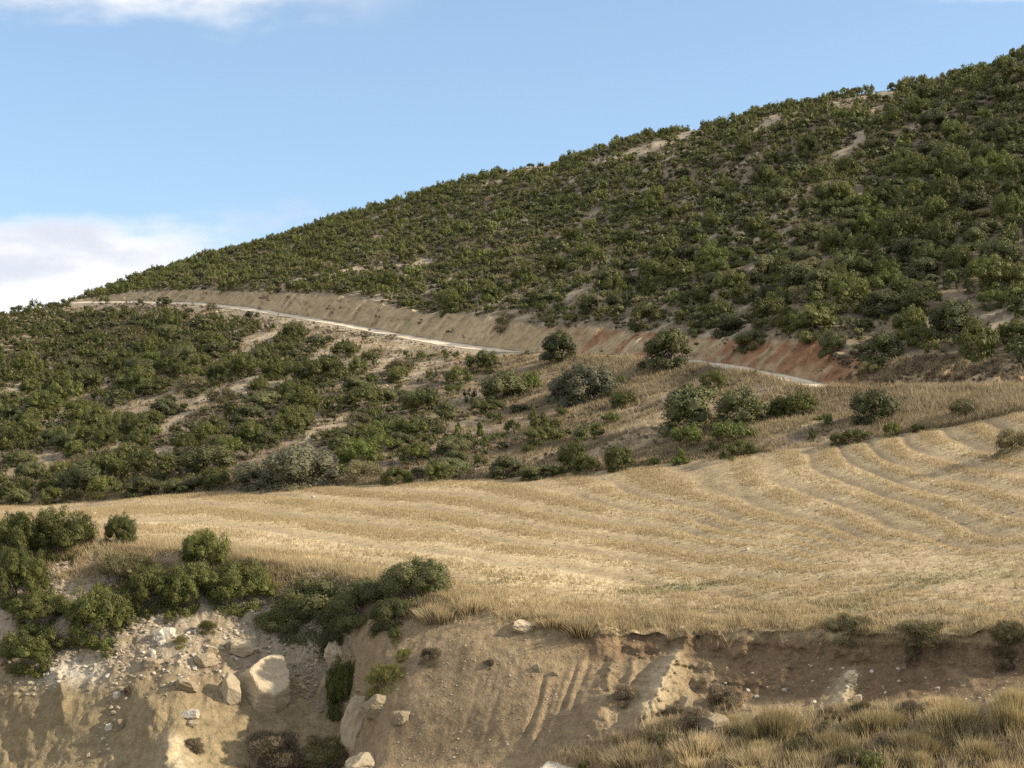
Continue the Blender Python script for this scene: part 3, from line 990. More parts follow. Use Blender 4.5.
SM = [  # small foreground tufts
    ('bright', 107, 656, 30, 18, 'small bright green tuft at the foot of the big round juniper'),
    ('yellowgreen', 206, 634, 22, 15, 'little yellowish tuft on the pale scree under the bank thicket'),
    ('yellowgreen', 179, 648, 16, 14, 'tiny olive tuft among the white stones of the scree'),
    ('bright', 170, 622, 20, 12, 'tiny green tuft beside the two white stones'),
    ('bright', 396, 644, 20, 17, 'small bright green tuft on the right rim of the gully'),
    ('yellowgreen', 404, 660, 18, 12, 'thin pale tuft above the rounded yellow green broom'),
    ('dead', 431, 664, 26, 18, 'brown dry tuft where the rocks meet the big earth face'),
    ('dead', 489, 668, 14, 9, 'lone brown tuft on the smooth upper part of the earth face'),
    ('dead', 194, 752, 22, 14, 'dark brown tuft at the foot of the sunlit earth pinnacle on the left'),
    ('dead', 128, 696, 12, 11, 'small dark tuft under the rubble on the left bank'),
    ('dead', 700, 736, 44, 30, 'grey brown twiggy bush beside the rounded rock at the bank foot'),
    ('dead', 722, 712, 46, 28, 'dark dry bush behind the rounded rock at the bank foot'),
    ('dead', 627, 706, 34, 22, 'dark dry bush in the hollow left of the pale pinnacle'),
    ('dead', 676, 722, 26, 18, 'dry bush at the shaded foot of the pale pinnacle'),
    ('dead', 912, 660, 24, 18, 'dark tuft clinging to the middle of the brown bank'),
    ('dead', 1004, 672, 24, 16, 'dark tuft on the brown bank below the hanging broom'),
    ('drygrass', 586, 634, 60, 26, 'brown grass mat hanging over the top of the earth face'),
    ('drygrass', 556, 626, 40, 18, 'brown grass clump at the top of the earth face beside the pale slab'),
    ('drygrass', 470, 612, 40, 22, 'dry grass clump on the crest left of the pale slab'),
    ('drygrass', 442, 622, 46, 26, 'dry grass clump below the tall gully rim oak'),
    ('bright', 430, 600, 26, 18, 'green shoot clump at the right foot of the gully rim oak'),
    ('tussock', 840, 756, 50, 30, 'pale tussock in the front row left of the green plant'),
    ('tussock', 920, 762, 60, 34, 'straw coloured tussock right of the green plant at the bottom'),
    ('tussock', 985, 764, 60, 30, 'straw tussock in the front row near the right corner'),
    ('bright', 872, 774, 42, 22, 'leafy bright green plant at the bottom edge among dry grass'),
    ('drygrass', 702, 764, 60, 36, 'tall dry grass clump in front of the twiggy bush'),
    ('drygrass', 642, 768, 60, 30, 'dry grass clump at the bottom edge below the pale pinnacle'),
    ('drygrass', 760, 770, 56, 26, 'dry grass clump at the bottom edge below the big greenish tussock'),
    ('bright', 582, 776, 12, 16, 'thin green shoot at the bottom edge left of the dry grass'),
]
for (k, px, py, w, h, lb) in SM:
    bush(NEAR, k, px, py, w, h, lb)
BP, bkx, bky = samp('N1', 'M2', 220, lambda px, py, x, y, sl: sstep(600, 720, px + (py - 730) * 2.0) * sstep(722, 738, py + .075 * (px - 640)), 610, 1030)
for k in thin(BP, np.full(len(BP), .38)):
    kd = str(rng.choice(['tussock', 'drygrass', 'dead', 'broom'], p=[.30, .25, .22, .23]))
    if bky[k] > 778 or bkx[k] > 1018:
        continue
    ww = rng.uniform(20, 38)
    bush(NEAR, kd, bkx[k], bky[k], ww, ww * rng.uniform(.5, .75), {'tussock': 'greenish tussock in the rough grass at the foot of the shaded bank', 'drygrass': 'straw coloured clump in the rough grass at the foot of the shaded bank', 'dead': 'dead brown twiggy bush in the rough grass at the foot of the bank', 'broom': 'olive broom in the rough grass at the foot of the shaded bank'}[kd],
         {'tussock': 'greenish tussocks at the bank foot', 'drygrass': 'straw clumps at the bank foot', 'dead': 'dead bushes at the bank foot', 'broom': 'olive brooms at the bank foot'}[kd])
ML = [  # mid slope, between field and road
    ('greyoak', 298, 489, 76, 48, 'main grey green mound of the big compound bush at the far field edge'),
    ('greyoak', 256, 490, 56, 30, 'low left lobe bush beside the big grey mound at the far field edge'),
    ('greyoak', 300, 474, 66, 32, 'grey bush crowning the big mound from behind at the far field edge'),
    ('greyoak', 586, 404, 64, 46, 'large grey green bush on the bank below the small road edge tree'),
    ('greyoak', 562, 402, 36, 30, 'dark left lobe bush against the large grey green bush'),
    ('oak', 502, 403, 56, 36, 'broad dark oak bush left of the large grey green bush'),
    ('bright', 531, 392, 24, 24, 'narrow bush touching the right side of the broad dark oak bush'),
    ('oak', 446, 421, 32, 22, 'low dark oak bush down the slope left of the broad dark one'),
    ('juniper', 484, 373, 44, 24, 'dark juniper just under the track at the end of its pale stretch'),
    ('juniper', 458, 386, 34, 20, 'juniper below left of the one just under the track'),
    ('bright', 453, 395, 18, 12, 'small bright bush under the paired junipers by the track'),
    ('oak', 697, 432, 80, 58, 'biggest dark bush of the cluster below the track bend'),
    ('oak', 742, 427, 58, 44, 'second dark bush of the cluster, on its right side'),
    ('juniper', 714, 392, 30, 24, 'dark bush topping the cluster below the track bend'),
    ('bright', 733, 445, 52, 26, 'bright green bush at the lower right foot of the cluster'),
    ('bright', 690, 448, 40, 26, 'green bush at the lower left foot of the cluster'),
    ('bright', 741, 458, 36, 20, 'bright low bush near the field edge below the cluster'),
    ('cone', 711, 453, 12, 15, 'tiny conical juniper below the middle of the cluster'),
    ('cone', 723, 459, 10, 11, 'tiny conical juniper left of the bright low bush'),
    ('cone', 681, 465, 24, 17, 'short conical juniper standing right at the field edge'),
    ('bright', 653, 466, 18, 9, 'very low bush at the field edge between round and conical junipers'),
    ('juniper', 798, 417, 46, 30, 'dark bush under the last visible stretch of the track'),
    ('juniper', 780, 418, 34, 22, 'left half of the bush pair under the last stretch of the track'),
    ('oak', 878, 422, 54, 38, 'lone dark round bush in the dry grass below the red cut'),
    ('broom', 966, 421, 46, 24, 'olive broom leaning right in the dry grass above the field'),
    ('cone', 812, 440, 13, 14, 'small dark juniper left of the lone round bush'),
    ('bright', 825, 427, 20, 15, 'small green bush below the bush pair under the track'),
    ('bright', 856, 443, 32, 15, 'low green bush at the field edge below the lone round bush'),
    ('bright', 838, 446, 16, 14, 'small green bush at the field edge left of the low green one'),
    ('bright', 893, 437, 18, 17, 'upright green bush at the field edge under the lone round bush'),
    ('bright', 920, 432, 16, 9, 'tiny green bush at the field edge right of the upright one'),
    ('broom', 1016, 456, 44, 30, 'grey brown broom on the field margin at the right edge'),
    ('juniper', 621, 471, 34, 28, 'round juniper standing by itself on the far field edge'),
    ('juniper', 574, 472, 30, 36, 'taller dark juniper of the pair left of the round field edge one'),
    ('juniper', 587, 474, 32, 22, 'low bright juniper of the pair left of the round field edge one'),
    ('oak', 508, 478, 42, 24, 'dark low oak bush at the field edge, left end of its clump'),
    ('oak', 537, 479, 44, 17, 'spreading low bush at the field edge, middle of its clump'),
    ('bright', 556, 477, 24, 13, 'low green bush between the field edge clump and the juniper pair'),
    ('broom', 568, 462, 34, 20, 'olive bush behind the juniper pair at the field edge'),
    ('cone', 458, 432, 13, 11, 'small pointed juniper left of two others in the open slope'),
    ('cone', 480, 437, 16, 18, 'small pointed juniper, dark and tallest of three in the open slope'),
    ('juniper', 512, 434, 18, 15, 'small round juniper in the open slope below the broad oak bush'),
    ('juniper', 540, 434, 24, 24, 'leafy juniper in the open slope below the large grey bush'),
    ('cone', 533, 420, 14, 18, 'thin light juniper behind the leafy one in the open slope'),
    ('juniper', 556, 430, 15, 12, 'small juniper right of the leafy one in the open slope'),
    ('bright', 562, 417, 15, 11, 'small bright bush under the shade of the large grey bush'),
    ('bright', 576, 404, 22, 12, 'small green bush at the foot of the large grey bush'),
    ('bright', 612, 425, 22, 14, 'lone small green bush on the grassy slope right of the grey bush'),
    ('bright', 529, 454, 16, 11, 'small bush in the open slope above the field edge clump'),
    ('bright', 498, 441, 20, 9, 'flat green bush beside the tallest of three pointed junipers'),
    ('bright', 485, 444, 16, 9, 'flat dark green bush below the tallest pointed juniper'),
    ('cone', 430, 474, 13, 17, 'slim juniper near the field edge, right of the small hedge like clump'),
    ('cone', 438, 454, 9, 12, 'tiny light juniper above the slim one near the field edge'),
    ('juniper', 396, 485, 36, 18, 'low juniper clump on the field edge right of the big grey mound'),
    ('cone', 409, 484, 13, 14, 'tiny pointed juniper at the right end of the low juniper clump'),
    ('broom', 645, 372, 20, 13, 'small olive bush left of the foot of the rounded dark tree'),
    ('bright', 622, 384, 14, 9, 'tiny green bush on the grass slope below the rounded dark tree'),
    ('oak', 833, 352, 30, 26, 'dark round bush hanging over the top of the red road cut'),
    ('oak', 752, 348, 36, 22, 'dark bush on the top of the red road cut near its middle'),
    ('oak', 885, 362, 44, 36, 'dark bush spilling down the road cut right of the pale ledge'),
    ('oak', 960, 340, 62, 46, 'large dull oak bush above the right end of the road cut'),
    ('broom', 869, 378, 24, 18, 'grey broom growing on the face of the road cut'),
    ('broom', 506, 328, 30, 18, 'grey scrub bush at the point where the cut turns red'),
]
for (k, px, py, w, h, lb) in ML:
    bush(MID, k, px, py, w, h, lb)

# ------------------------------------------------------------------ scrub covering the hill: scattered, biggest ones individual
hand = np.array([(a, b - h * .4, w * .5, h * .55) for a, b, w, h in HAND])


def off_hand(px, py):
    d = ((px[:, None] - hand[:, 0]) / (hand[:, 2] + 5)) ** 2 + ((py[:, None] - hand[:, 1]) / (hand[:, 3] + 4)) ** 2
    return d.min(1) > 1


SHR = []            # P, px, py, width, height, kind, zone


def scatter(a, b, n, wfun, wid, kinds, probs, zone, pack=.44):
    P, px, py = samp(a, b, n, wfun)
    Wd = np.clip(wid(P, px, py) * np.exp(rng.normal(0, .36, len(P))), .7, 4.2 - 1.8 * sstep(200, 290, P[:, 1]))
    ok = off_hand(px, py)
    P, px, py, Wd = P[ok], px[ok], py[ok], Wd[ok]
    o = np.argsort(-Wd * rng.uniform(.75, 1.25, len(Wd)))
    P, px, py, Wd = P[o], px[o], py[o], Wd[o]
    k = thin(P, Wd * pack)
    rl = np.interp(px, PX[ROW['RO']], PY[ROW['RO']])
    for i in k:
        kd = rng.choice(kinds, p=probs)
        hf = {'juniper': .80, 'oak': .66, 'bright': .80, 'broom': .55}[kd] * rng.uniform(.8, 1.25) * (.85 if zone == 'low' else .95)
        hp = Wd[i] * hf * F / P[i, 1]
        if zone == 'low' and px[i] > 70 and py[i] - hp < rl[i] + 1.5 and rng.random() < .95:
            continue
        if streakmask(np.array([px[i]]), np.array([py[i] - .45 * hp]))[0] > .35 and rng.random() < .85:
            continue
        SHR.append((P[i], px[i], py[i], Wd[i], Wd[i] * hf, kd, zone))


def w_up(px, py, x, y, sl):
    s = STRK[sl, :-1]
    top = np.clip((RIDX[sl, :-1] - ROW['H1']) / (ROW['RG'] - ROW['H1']), 0, 1)
    return (1 - sstep(.3, .7, s)) * (1 - .9 * SPOT[sl, :-1]) * (1 - .25 * top * sstep(520, 620, px) * (1 - sstep(780, 850, px))) * sstep(-.75, -.3, fbm((x * .88 + y * .47) / 14, (-x * .47 + y * .88) / 4, 81, 3) + .4 * sstep(780, 880, px))


def w_low(px, py, x, y, sl):
    s = STRK[sl, :-1]
    ng = fbm((x * .88 + y * .47) / 16, (-x * .47 + y * .88) / 3.2, 5)
    gr = 1 - sstep(380, 500, px - .35 * (py - 400)) * .84
    gr = gr * (1 - .93 * sstep(500, 640, px))
    near_road = 1 - np.exp(-((ROW['RO'] - RIDX[sl, :-1]) / 12.0)) * sstep(200, 280, px)
    return (1 - sstep(.3, .7, s)) * gr * near_road * sstep(-.35, .1, fbm((x * .88 + y * .47) / 12, (-x * .47 + y * .88) / 2.6, 83, 3) + .12 + .3 * (1 - sstep(120, 260, px)))


scatter('CT', 'BK1', 42000, w_up, lambda P, px, py: 1.36 + .62 * sstep(560, 900, px) * (1 - sstep(170, 250, P[:, 1])), ['juniper', 'oak', 'bright', 'broom'], [.48, .36, .08, .08], 'up')
scatter('FE', 'RO', 13000, w_low, lambda P, px, py: 1.6 * (1 - .22 * sstep(200, 280, P[:, 1])), ['juniper', 'oak', 'bright', 'broom'], [.52, .26, .08, .14], 'low')
N = len(SHR)
sP = np.array([s[0] for s in SHR])
spx = np.array([s[1] for s in SHR])
spy = np.array([s[2] for s in SHR])
sW = np.array([s[3] for s in SHR])
sH = np.array([s[4] for s in SHR])
sK = np.array([s[5] for s in SHR])
sZ = np.array([s[6] for s in SHR])
size_px = np.sqrt(sW * sH) * F / sP[:, 1]
inside = (spx > 4) & (spx < 1020) & (sP[:, 1] < 400)
# hidden behind the spur or ridge?
hid = np.zeros(N, bool)
for i in np.nonzero(inside)[0]:
    g = ground_at(spx[i], spy[i] - .6 * sH[i] * F / sP[i, 1])
    hid[i] = g[1] < sP[i, 1] - 6
order = np.argsort(-np.where(inside & ~hid, size_px, -1))
solo = order[:285]
is_solo = np.zeros(N, bool)
is_solo[solo] = True

LOOK = {'juniper': 'dark juniper bush', 'oak': 'grey green oak bush', 'bright': 'fresh green leafy bush', 'broom': 'brownish broom bush'}
MARK = [(285, 462, 'the big grey mound at the field edge'), (585, 380, 'the large grey bush below the track'), (668, 345, 'the rounded oak tree by the track'), (560, 345, 'the small oak tree by the track'),
        (502, 385, 'the broad dark oak below the track'), (850, 147, 'the ochre bare scar high on the hill'), (670, 140, 'the pale bare ground below the skyline'), (762, 124, 'the bare notch of the skyline'),
        (80, 302, 'the far end of the track'), (225, 388, 'the pale bare strip on the lower slope'), (150, 396, 'the long bare strip of the lower slope'), (148, 458, 'the bare patch low on the left slope'),
        (700, 345, 'the reddest part of the road cut'), (960, 320, 'the large dull oak above the cut'), (833, 338, 'the round bush over the red cut'), (425, 325, 'the widest part of the grey road cut'),
        (568, 296, 'the bare gully above the road cut'), (886, 345, 'the bush spilling down the cut'), (568, 222, 'the bare streak in mid hill'), (752, 337, 'the bush topping the red cut'),
        (890, 98, 'the bare shoulder of the skyline'), (1000, 60, 'the highest skyline point'), (925, 326, 'the reddish bare ledge above the cut'), (940, 170, 'the small bare streak right of the scar'),
        (300, 300, 'the start of the grey road cut'), (30, 490, 'the left end of the field edge'), (396, 476, 'the juniper clump on the field edge'), (820, 272, 'the bare spot in the middle of the hill'), (748, 270, 'the bare spot above the red cut')]
mk = np.array([(a, b) for a, b, _ in MARK], float)
vec = np.stack([spx, spy - .4 * sH * F / sP[:, 1]], -1)[:, None] - mk
near = np.argmin((vec ** 2).sum(2), 1)
dv = vec[np.arange(N), near]
dist = np.hypot(dv[:, 0], dv[:, 1])
side = np.where(np.abs(dv[:, 0]) > np.abs(dv[:, 1]), np.where(dv[:, 0] > 0, 'right of', 'left of'), np.where(dv[:, 1] > 0, 'below', 'above'))
ORD = ['closest', 'second closest', 'third closest', 'fourth closest', 'fifth closest', 'sixth closest', 'seventh closest', 'eighth closest']
rank = np.zeros(N, int)
buckets = {}
for i in np.argsort(dist):
    if inside[i] and not hid[i]:
        kx = (near[i], side[i], sK[i])
        rank[i] = buckets.get(kx, 0)
        buckets[kx] = rank[i] + 1
for i in solo:
    kd = sK[i]
    me = MID[kd][int(rng.integers(len(MID[kd])))]
    o = link(NAMEOF[kd], me)
    o.location = (sP[i, 0], sP[i, 1], sP[i, 2] - .1 * sH[i])
    o.scale = (sW[i] * rng.uniform(.9, 1.25), sW[i] * rng.uniform(.85, 1.1), sH[i] * 1.14)
    o.rotation_euler = (rng.normal(0, .08), rng.normal(0, .08), rng.uniform(0, 6.283))
    g = 'scrub bushes above the road cut' if sZ[i] == 'up' else 'scrub bushes on the slope below the track'
    if rank[i] < len(ORD):
        lb = f'{ORD[rank[i]]} {LOOK[kd]} {side[i]} {MARK[near[i]][2]}'.replace('grey green oak', 'oak')
    else:
        lb = f'{LOOK[kd]} deep in scrub {side[i]} {MARK[near[i]][2]}'
        g = f'{LOOK[kd]}es deep in scrub {side[i]} {MARK[near[i]][2]}'
    if len(lb.split()) > 16:
        lb = lb.replace('grey green oak bush', 'oak bush').replace('fresh green leafy bush', 'leafy bush')
    tag(o, lb, 'bush', g)

KI = {'juniper': 0, 'oak': 1, 'bright': 2, 'broom': 3}


def mass(name, idx, label):
    Ts, Ti, Mi = [], [], []
    for i in idx:
        kd = sK[i]
        Tr, ti = FAR[kd][int(rng.integers(len(FAR[kd])))]
        a = rng.uniform(0, 6.283)
        c, s = math.cos(a), math.sin(a)
        Q = Tr * np.array([rng.uniform(.9, 1.2), rng.uniform(.9, 1.2), 1])
        R = np.empty(Q.shape, np.float32)
        R[..., 0] = (Q[..., 0] * c - Q[..., 1] * s) * sW[i] + sP[i, 0]
        R[..., 1] = (Q[..., 0] * s + Q[..., 1] * c) * sW[i] + sP[i, 1]
        R[..., 2] = Q[..., 2] * sH[i] * 1.14 + sP[i, 2] - .1 * sH[i]
        Ts.append(R)
        Ti.append(np.clip(ti * rng.uniform(.65, 1.2) + rng.uniform(-.1, .12), 0, 1))
        Mi.append(np.full(len(Tr), KI[kd]))
    me = tris_mesh(name, np.concatenate(Ts), np.concatenate(Ti), [M['juniper'], M['oak'], M['bright'], M['broom']], np.concatenate(Mi))
    return tag(link(name, me), label, None, None, 'stuff')


rest = np.nonzero(~is_solo)[0]
mass('hill_scrub', [i for i in rest if sZ[i] == 'up'], 'dense evergreen scrub covering the hill above the track')
mass('slope_scrub', [i for i in rest if sZ[i] == 'low'], 'evergreen scrub in strips on the slope below the track')
print('shrubs', N, 'solo', len(solo), 'min solo px', size_px[solo].min(), time.time() - T0)


# ------------------------------------------------------------------ grass, stubble, low dead scrub, gravel (nobody could count them)
def blades(P, h, wd, nb, lean, tintf):
    """nb leaning triangles at each point"""
    n = len(P)
    Pq = np.repeat(P, nb, 0)
    hh = np.repeat(h, nb) * rng.uniform(.6, 1.15, n * nb)
    ww = np.repeat(wd, nb) * rng.uniform(.7, 1.3, n * nb)
    th = rng.random(n * nb) * 6.283
    off = np.stack([np.cos(th), np.sin(th), 0 * th], -1) * (ww * 1.2)[:, None]
    sd = np.stack([np.cos(th + 1.3), np.sin(th + 1.3), 0 * th], -1) * (ww * .5)[:, None]
    th2 = rng.random(n * nb) * 6.283
    tip = np.stack([np.cos(th2) * lean * hh, np.sin(th2) * lean * hh, hh], -1)
    B = Pq + off
    B[:, 2] -= .03
    ti = np.clip(np.repeat(tintf, nb) + rng.uniform(-.25, .25, n * nb), 0, 1)
    return np.stack([B - sd, B + sd, B + tip], 1), ti


def grass(name, mat, label, parts_):
    Tr = np.concatenate([p[0] for p in parts_])
    ti = np.concatenate([p[1] for p in parts_])
    return tag(link(name, tris_mesh(name, Tr, ti, [M[mat]])), label, None, None, 'stuff')


def w_stub(px, py, x, y, sl):
    b, g = BAND[sl, :-1], GROOVE[sl, :-1]
    track = (1 - np.clip(np.abs(S[sl, :-1] - 1.45), 0, 1)) * (1 - sstep(560, 680, px))
    return (.20 + .80 * sstep(.25, .8, b + .22 * fbm(x / 1.5, y / 1.5, 91, 3))) * (1 - .97 * g) * (1 - .8 * track) * (.35 + .65 * sstep(-.45, .1, fbm(x / 3.5, y / 3.5, 92, 3)))


P, px, py = samp('LIP', 'FE', 120000, w_stub)
sb = .5 + .5 * np.sin(2 * np.pi * rowval(px, py)) * (1 - sstep(840, 920, px) * sstep(548, 560, py) * (1 - sstep(592, 604, py)))
st1 = blades(P, rng.uniform(.09, .20, len(P)) * (.82 + .6 * sb), np.full(len(P), .045), 3, .35, .35 + .3 * fbm(P[:, 0] / 4, P[:, 1] / 4, 93))
# straw lying flat between the rows
P, px, py = samp('LIP', 'FE', 40000)
st2 = blades(P, np.full(len(P), .05), np.full(len(P), .10), 2, 2.5, np.full(len(P), .65))
grass('stubble', 'straw', 'cut straw stubble standing in curved rows over the field', [st1, st2])


def w_lip(px, py, x, y, sl):
    r = RIDX[sl, :-1]
    return np.exp(-np.abs(r - ROW['LIP'] - 2) / 4.5) * (.3 + .7 * sstep(-.3, .2, fbm(x / 1.6, y / 1.6, 94, 3)))


P, px, py = samp('M1', 'S1', 14000, w_lip, slope=True)
g1 = blades(P, rng.uniform(.18, .55, len(P)), np.full(len(P), .04), 4, .5, .3 + .35 * fbm(P[:, 0] / 2, P[:, 1] / 2, 95))
P, px, py = samp('BOT', 'M2', 6500, lambda px, py, x, y, sl: sstep(560, 700, px + (py - 740) * 2.2) * sstep(716, 742, py + .06 * (px - 640)) * (.05 + .6 * sstep(-.05, .35, fbm(x / 1.1, y / 1.1, 96, 3))))
g2 = blades(P, rng.uniform(.25, .75, len(P)), np.full(len(P), .038), 4, .45, .4 + .4 * fbm(P[:, 0] / 1.5, P[:, 1] / 1.5, 97))
P, px, py = samp('N1', 'BOT', 6500, lambda px, py, x, y, sl: sstep(540, 640, px) * (.3 + sstep(-.2, .3, fbm(x / 1.4, y / 1.4, 98, 3))))
g3 = blades(P, rng.uniform(.3, .8, len(P)), np.full(len(P), .038), 4, .45, .4 + .4 * fbm(P[:, 0] / 1.5, P[:, 1] / 1.5, 99))
P, px, py = samp('M1', 'LIP', 9000, lambda px, py, x, y, sl: sstep(-.25, .25, fbm(x / 1.8, y / 1.8, 100, 3)) * (1 - sstep(440, 470, px)) * sstep(ROW['M1'] + 6, ROW['LIP'] - 6, RIDX[sl, :-1]))
g4 = blades(P, rng.uniform(.2, .55, len(P)), np.full(len(P), .04), 4, .5, .25 + .35 * fbm(P[:, 0] / 2, P[:, 1] / 2, 101))
grass('bank_grass', 'drygrass', 'dry grass along the lip and foot of the earth bank', [g1, g2, g3, g4])


def w_hg(px, py, x, y, sl):
    r = RIDX[sl, :-1]
    gr = sstep(400, 640, px) + .9 * np.exp(-(r - ROW['FE']) / 5.0) + .12
    gr = gr * sstep(2, 9, ROW['RO'] - r)
    return gr * (.12 + .88 * sstep(-.25, .25, fbm((x * .88 + y * .47) / 9, (-x * .47 + y * .88) / 1.3, 102, 3)))


P, px, py = samp('FE', 'RO', 70000, w_hg)
h1 = blades(P, rng.uniform(.2, .5, len(P)), np.full(len(P), .07), 3, .5, .45 + .45 * fbm(P[:, 0] / 3, P[:, 1] / 3, 103))
P, px, py = samp('FE', 'RO', 16000, lambda px, py, x, y, sl: sstep(520, 620, px) * np.exp(-(ROW['RO'] - RIDX[sl, :-1]) / 9.0) * sstep(2, 8, ROW['RO'] - RIDX[sl, :-1]) + sstep(860, 930, px) * .6)
h2 = blades(P, rng.uniform(.35, .75, len(P)), np.full(len(P), .07), 3, .5, .5 + .4 * fbm(P[:, 0] / 3, P[:, 1] / 3, 104))
P, px, py = samp('RI', 'CT', 3200, lambda px, py, x, y, sl: sstep(840, 920, px) * sstep(-.2, .2, fbm(x / 2, y / 2, 105, 3)), slope=True)
h3 = blades(P, rng.uniform(.2, .5, len(P)), np.full(len(P), .06), 3, .6, np.full(len(P), .35))
grass('slope_grass', 'hillgrass', 'tall dry grass on the slope between field and track', [h1, h2, h3])

P, px, py = samp('LIP', 'FE', 1800, lambda px, py, x, y, sl: sstep(.22, .4, fbm(x / 4 + 40, y / 1.5, 58)) * sstep(565, 590, py))
gg = blades(P, rng.uniform(.06, .2, len(P)), np.full(len(P), .05), 3, .8, np.full(len(P), .4))
grass('weeds', 'greengrass', 'low green weeds sprouting in the stubble', [gg])

# dead thyme and broom, knee high
tinyp = [crown(3000 + i, 4, 110, .12, 'fine') for i in range(6)]
P, px, py = samp('FE', 'RO', 2600, lambda px, py, x, y, sl: sstep(-.3, .2, fbm((x * .88 + y * .47) / 8, (-x * .47 + y * .88) / 2, 106, 3)) * (.45 + .55 * np.exp(-((px - 420) / 160) ** 2)))
P2, _, _ = samp('CT', 'RG', 3200)
P3, _, _ = samp('RI', 'CT', 240, lambda px, py, x, y, sl: .02 + sstep(800, 880, px), slope=True)
P = np.concatenate([P, P2, P3])
Ts, Ti = [], []
for p in P:
    Tr, ti = tinyp[int(rng.integers(6))]
    w = rng.uniform(.5, 1.2)
    Ts.append((Tr * np.array([w, w, w * .6]) + p - np.array([0, 0, .05])).astype(np.float32))
    Ti.append(ti)
tag(link('low_undergrowth', tris_mesh('low_undergrowth', np.concatenate(Ts), np.concatenate(Ti), [M['dead']])), 'low grey brown dead undergrowth between the bushes', None, None, 'stuff')


# ------------------------------------------------------------------ rocks
def rock_mesh(seed, mat, rough=.11, planes=16, sub=ICO4, cuts=()):
    r = np.random.default_rng(seed)
    v, f = sub
    nn = unit(r.normal(size=(planes, 3)))
    dd = r.uniform(.62, 1.0, planes)
    nn = np.concatenate([nn, np.eye(3), -np.eye(3)])
    dd = np.concatenate([dd, r.uniform(.8, 1, 6)])
    if cuts:
        nn = np.concatenate([nn, unit(np.array([c[:3] for c in cuts], float))])
        dd = np.concatenate([np.clip(dd, .85, 1.2), [c[3] for c in cuts]])
    dots = v @ nn.T
    rad = np.min(np.where(dots > .05, dd / np.maximum(dots, .05), 9), 1)
    rad = np.minimum(rad, 1.25)
    p = v * rad[:, None]
    k = fbm(p[:, 0] * 3 + seed, p[:, 1] * 3 + p[:, 2] * 2.3, seed, 5, .6) + .6 * fbm(p[:, 2] * 5 + seed, p[:, 0] * 2 - p[:, 1] * 2, seed + 5, 4, .6)
    p = p * (1 + rough * k)[:, None]
    st = fbm(p[:, 2] * 7 + .8 * p[:, 0] + seed, p[:, 0] * 1.1 + p[:, 1] * .7, seed + 9, 3)
    p[:, :2] *= (1 + .02 * np.clip(np.abs(st) * 3 - 1, -1, .3))[:, None]
    lo, hi = p.min(0), p.max(0)
    p = (p - (lo + hi) / 2) / (hi - lo)
    p[:, 2] += .5
    return mesh_from('rock', p, f, 3, [M[mat]], False)


def rock(px, py, w, h, mat, label, seed, name='rock', cat='rock', group=None, rz=0.0, tilt=(0, 0), deep=.85, sink=.25, **kw):
    P = ground_at(px, py)
    D = P[1]
    o = link(name, rock_mesh(seed, mat, **kw))
    o.scale = (w * D / F, w * D / F * deep, h * D / F * (1 + sink))
    o.rotation_euler = (tilt[0], tilt[1], rz)
    o.location = (P[0], P[1] + .25 * w * D / F, P[2] - sink * h * D / F)
    return tag(o, label, cat, group)


rock(262, 711, 54, 52, 'rock', 'big pale boulder with a sunlit flat face lying on the left scree', 2003, 'boulder', 'boulder', rough=.075, cuts=[(.42, -.55, .72, .55), (-.75, -.6, -.1, .6), (-.5, .1, .8, .75), (.8, -.5, -.35, .75), (.1, -.8, -.5, .72)])
rock(231, 703, 21, 29, 'rock', 'upright boulder leaning against the left side of the big pale boulder', 2004, 'boulder', 'boulder', rough=.06, cuts=[(.45, -.5, .75, .6), (-.8, -.5, .1, .6), (.3, -.95, -.1, .7)])
rock(244, 657, 30, 16, 'rock', 'flat topped rock under the dark gully bush, above the big boulder', 2006, rz=.2)
rock(332, 668, 22, 27, 'rock', 'pale pointed rock with a lit face under the gully bush', 2007, rz=1.9)
rock(322, 710, 28, 44, 'greyrock', 'grey tilted rock slab on the left wall of the gully', 2008, rz=.7, tilt=(0, .3))
rock(352, 748, 38, 52, 'rock', 'square pale block of the outcrop right of the gully', 2009, rz=.35, tilt=(0, .2))
rock(376, 716, 32, 22, 'greyrock', 'grey flat slab under the rounded yellow green broom', 2010, rz=.1)
rock(402, 724, 20, 13, 'greyrock', 'grey rock at the right end of the outcrop against the earth face', 2011, rz=.9)
rock(362, 774, 36, 20, 'rock', 'low rock at the foot of the outcrop at the bottom edge', 2014, rz=.2)
rock(184, 692, 24, 11, 'greyrock', 'tilted grey slab above the flat white stone', 2015, rz=.4, tilt=(0, .25))
rock(190, 719, 18, 9, 'stone', 'flat white oblong stone on the grey scree below the slab', 2016, 'stone', 'stone')
rock(191, 727, 16, 7, 'greyrock', 'thin grey stone directly under the flat white oblong stone', 2017, 'stone', 'stone')
rock(204, 666, 20, 12, 'greyrock', 'rounded grey rock left of the flat topped rock', 2018, rz=.8)
rock(150, 670, 18, 11, 'greyrock', 'tan rock in the rubble below the tiny olive tuft', 2020, rz=.2)
rock(158, 641, 15, 12, 'stone', 'left one of two white stones under the bank thicket', 2022, 'stone', 'stone')
rock(167, 640, 16, 12, 'stone', 'right one of two white stones under the bank thicket', 2023, 'stone', 'stone', rz=.6)
rock(152, 656, 7, 7, 'stone', 'small round white stone on the scree left of the tiny olive tuft', 2024, 'stone', 'stone')
rock(161, 646, 8, 6, 'stone', 'small white stone just below the two white stones', 2025, 'stone', 'stone')
rock(306, 588, 7, 7, 'stone', 'small white stone in the grass above the gully bush', 2026, 'stone', 'stone')
rock(41, 583, 6, 6, 'stone', 'white stone between the junipers at the far left', 2027, 'stone', 'stone')
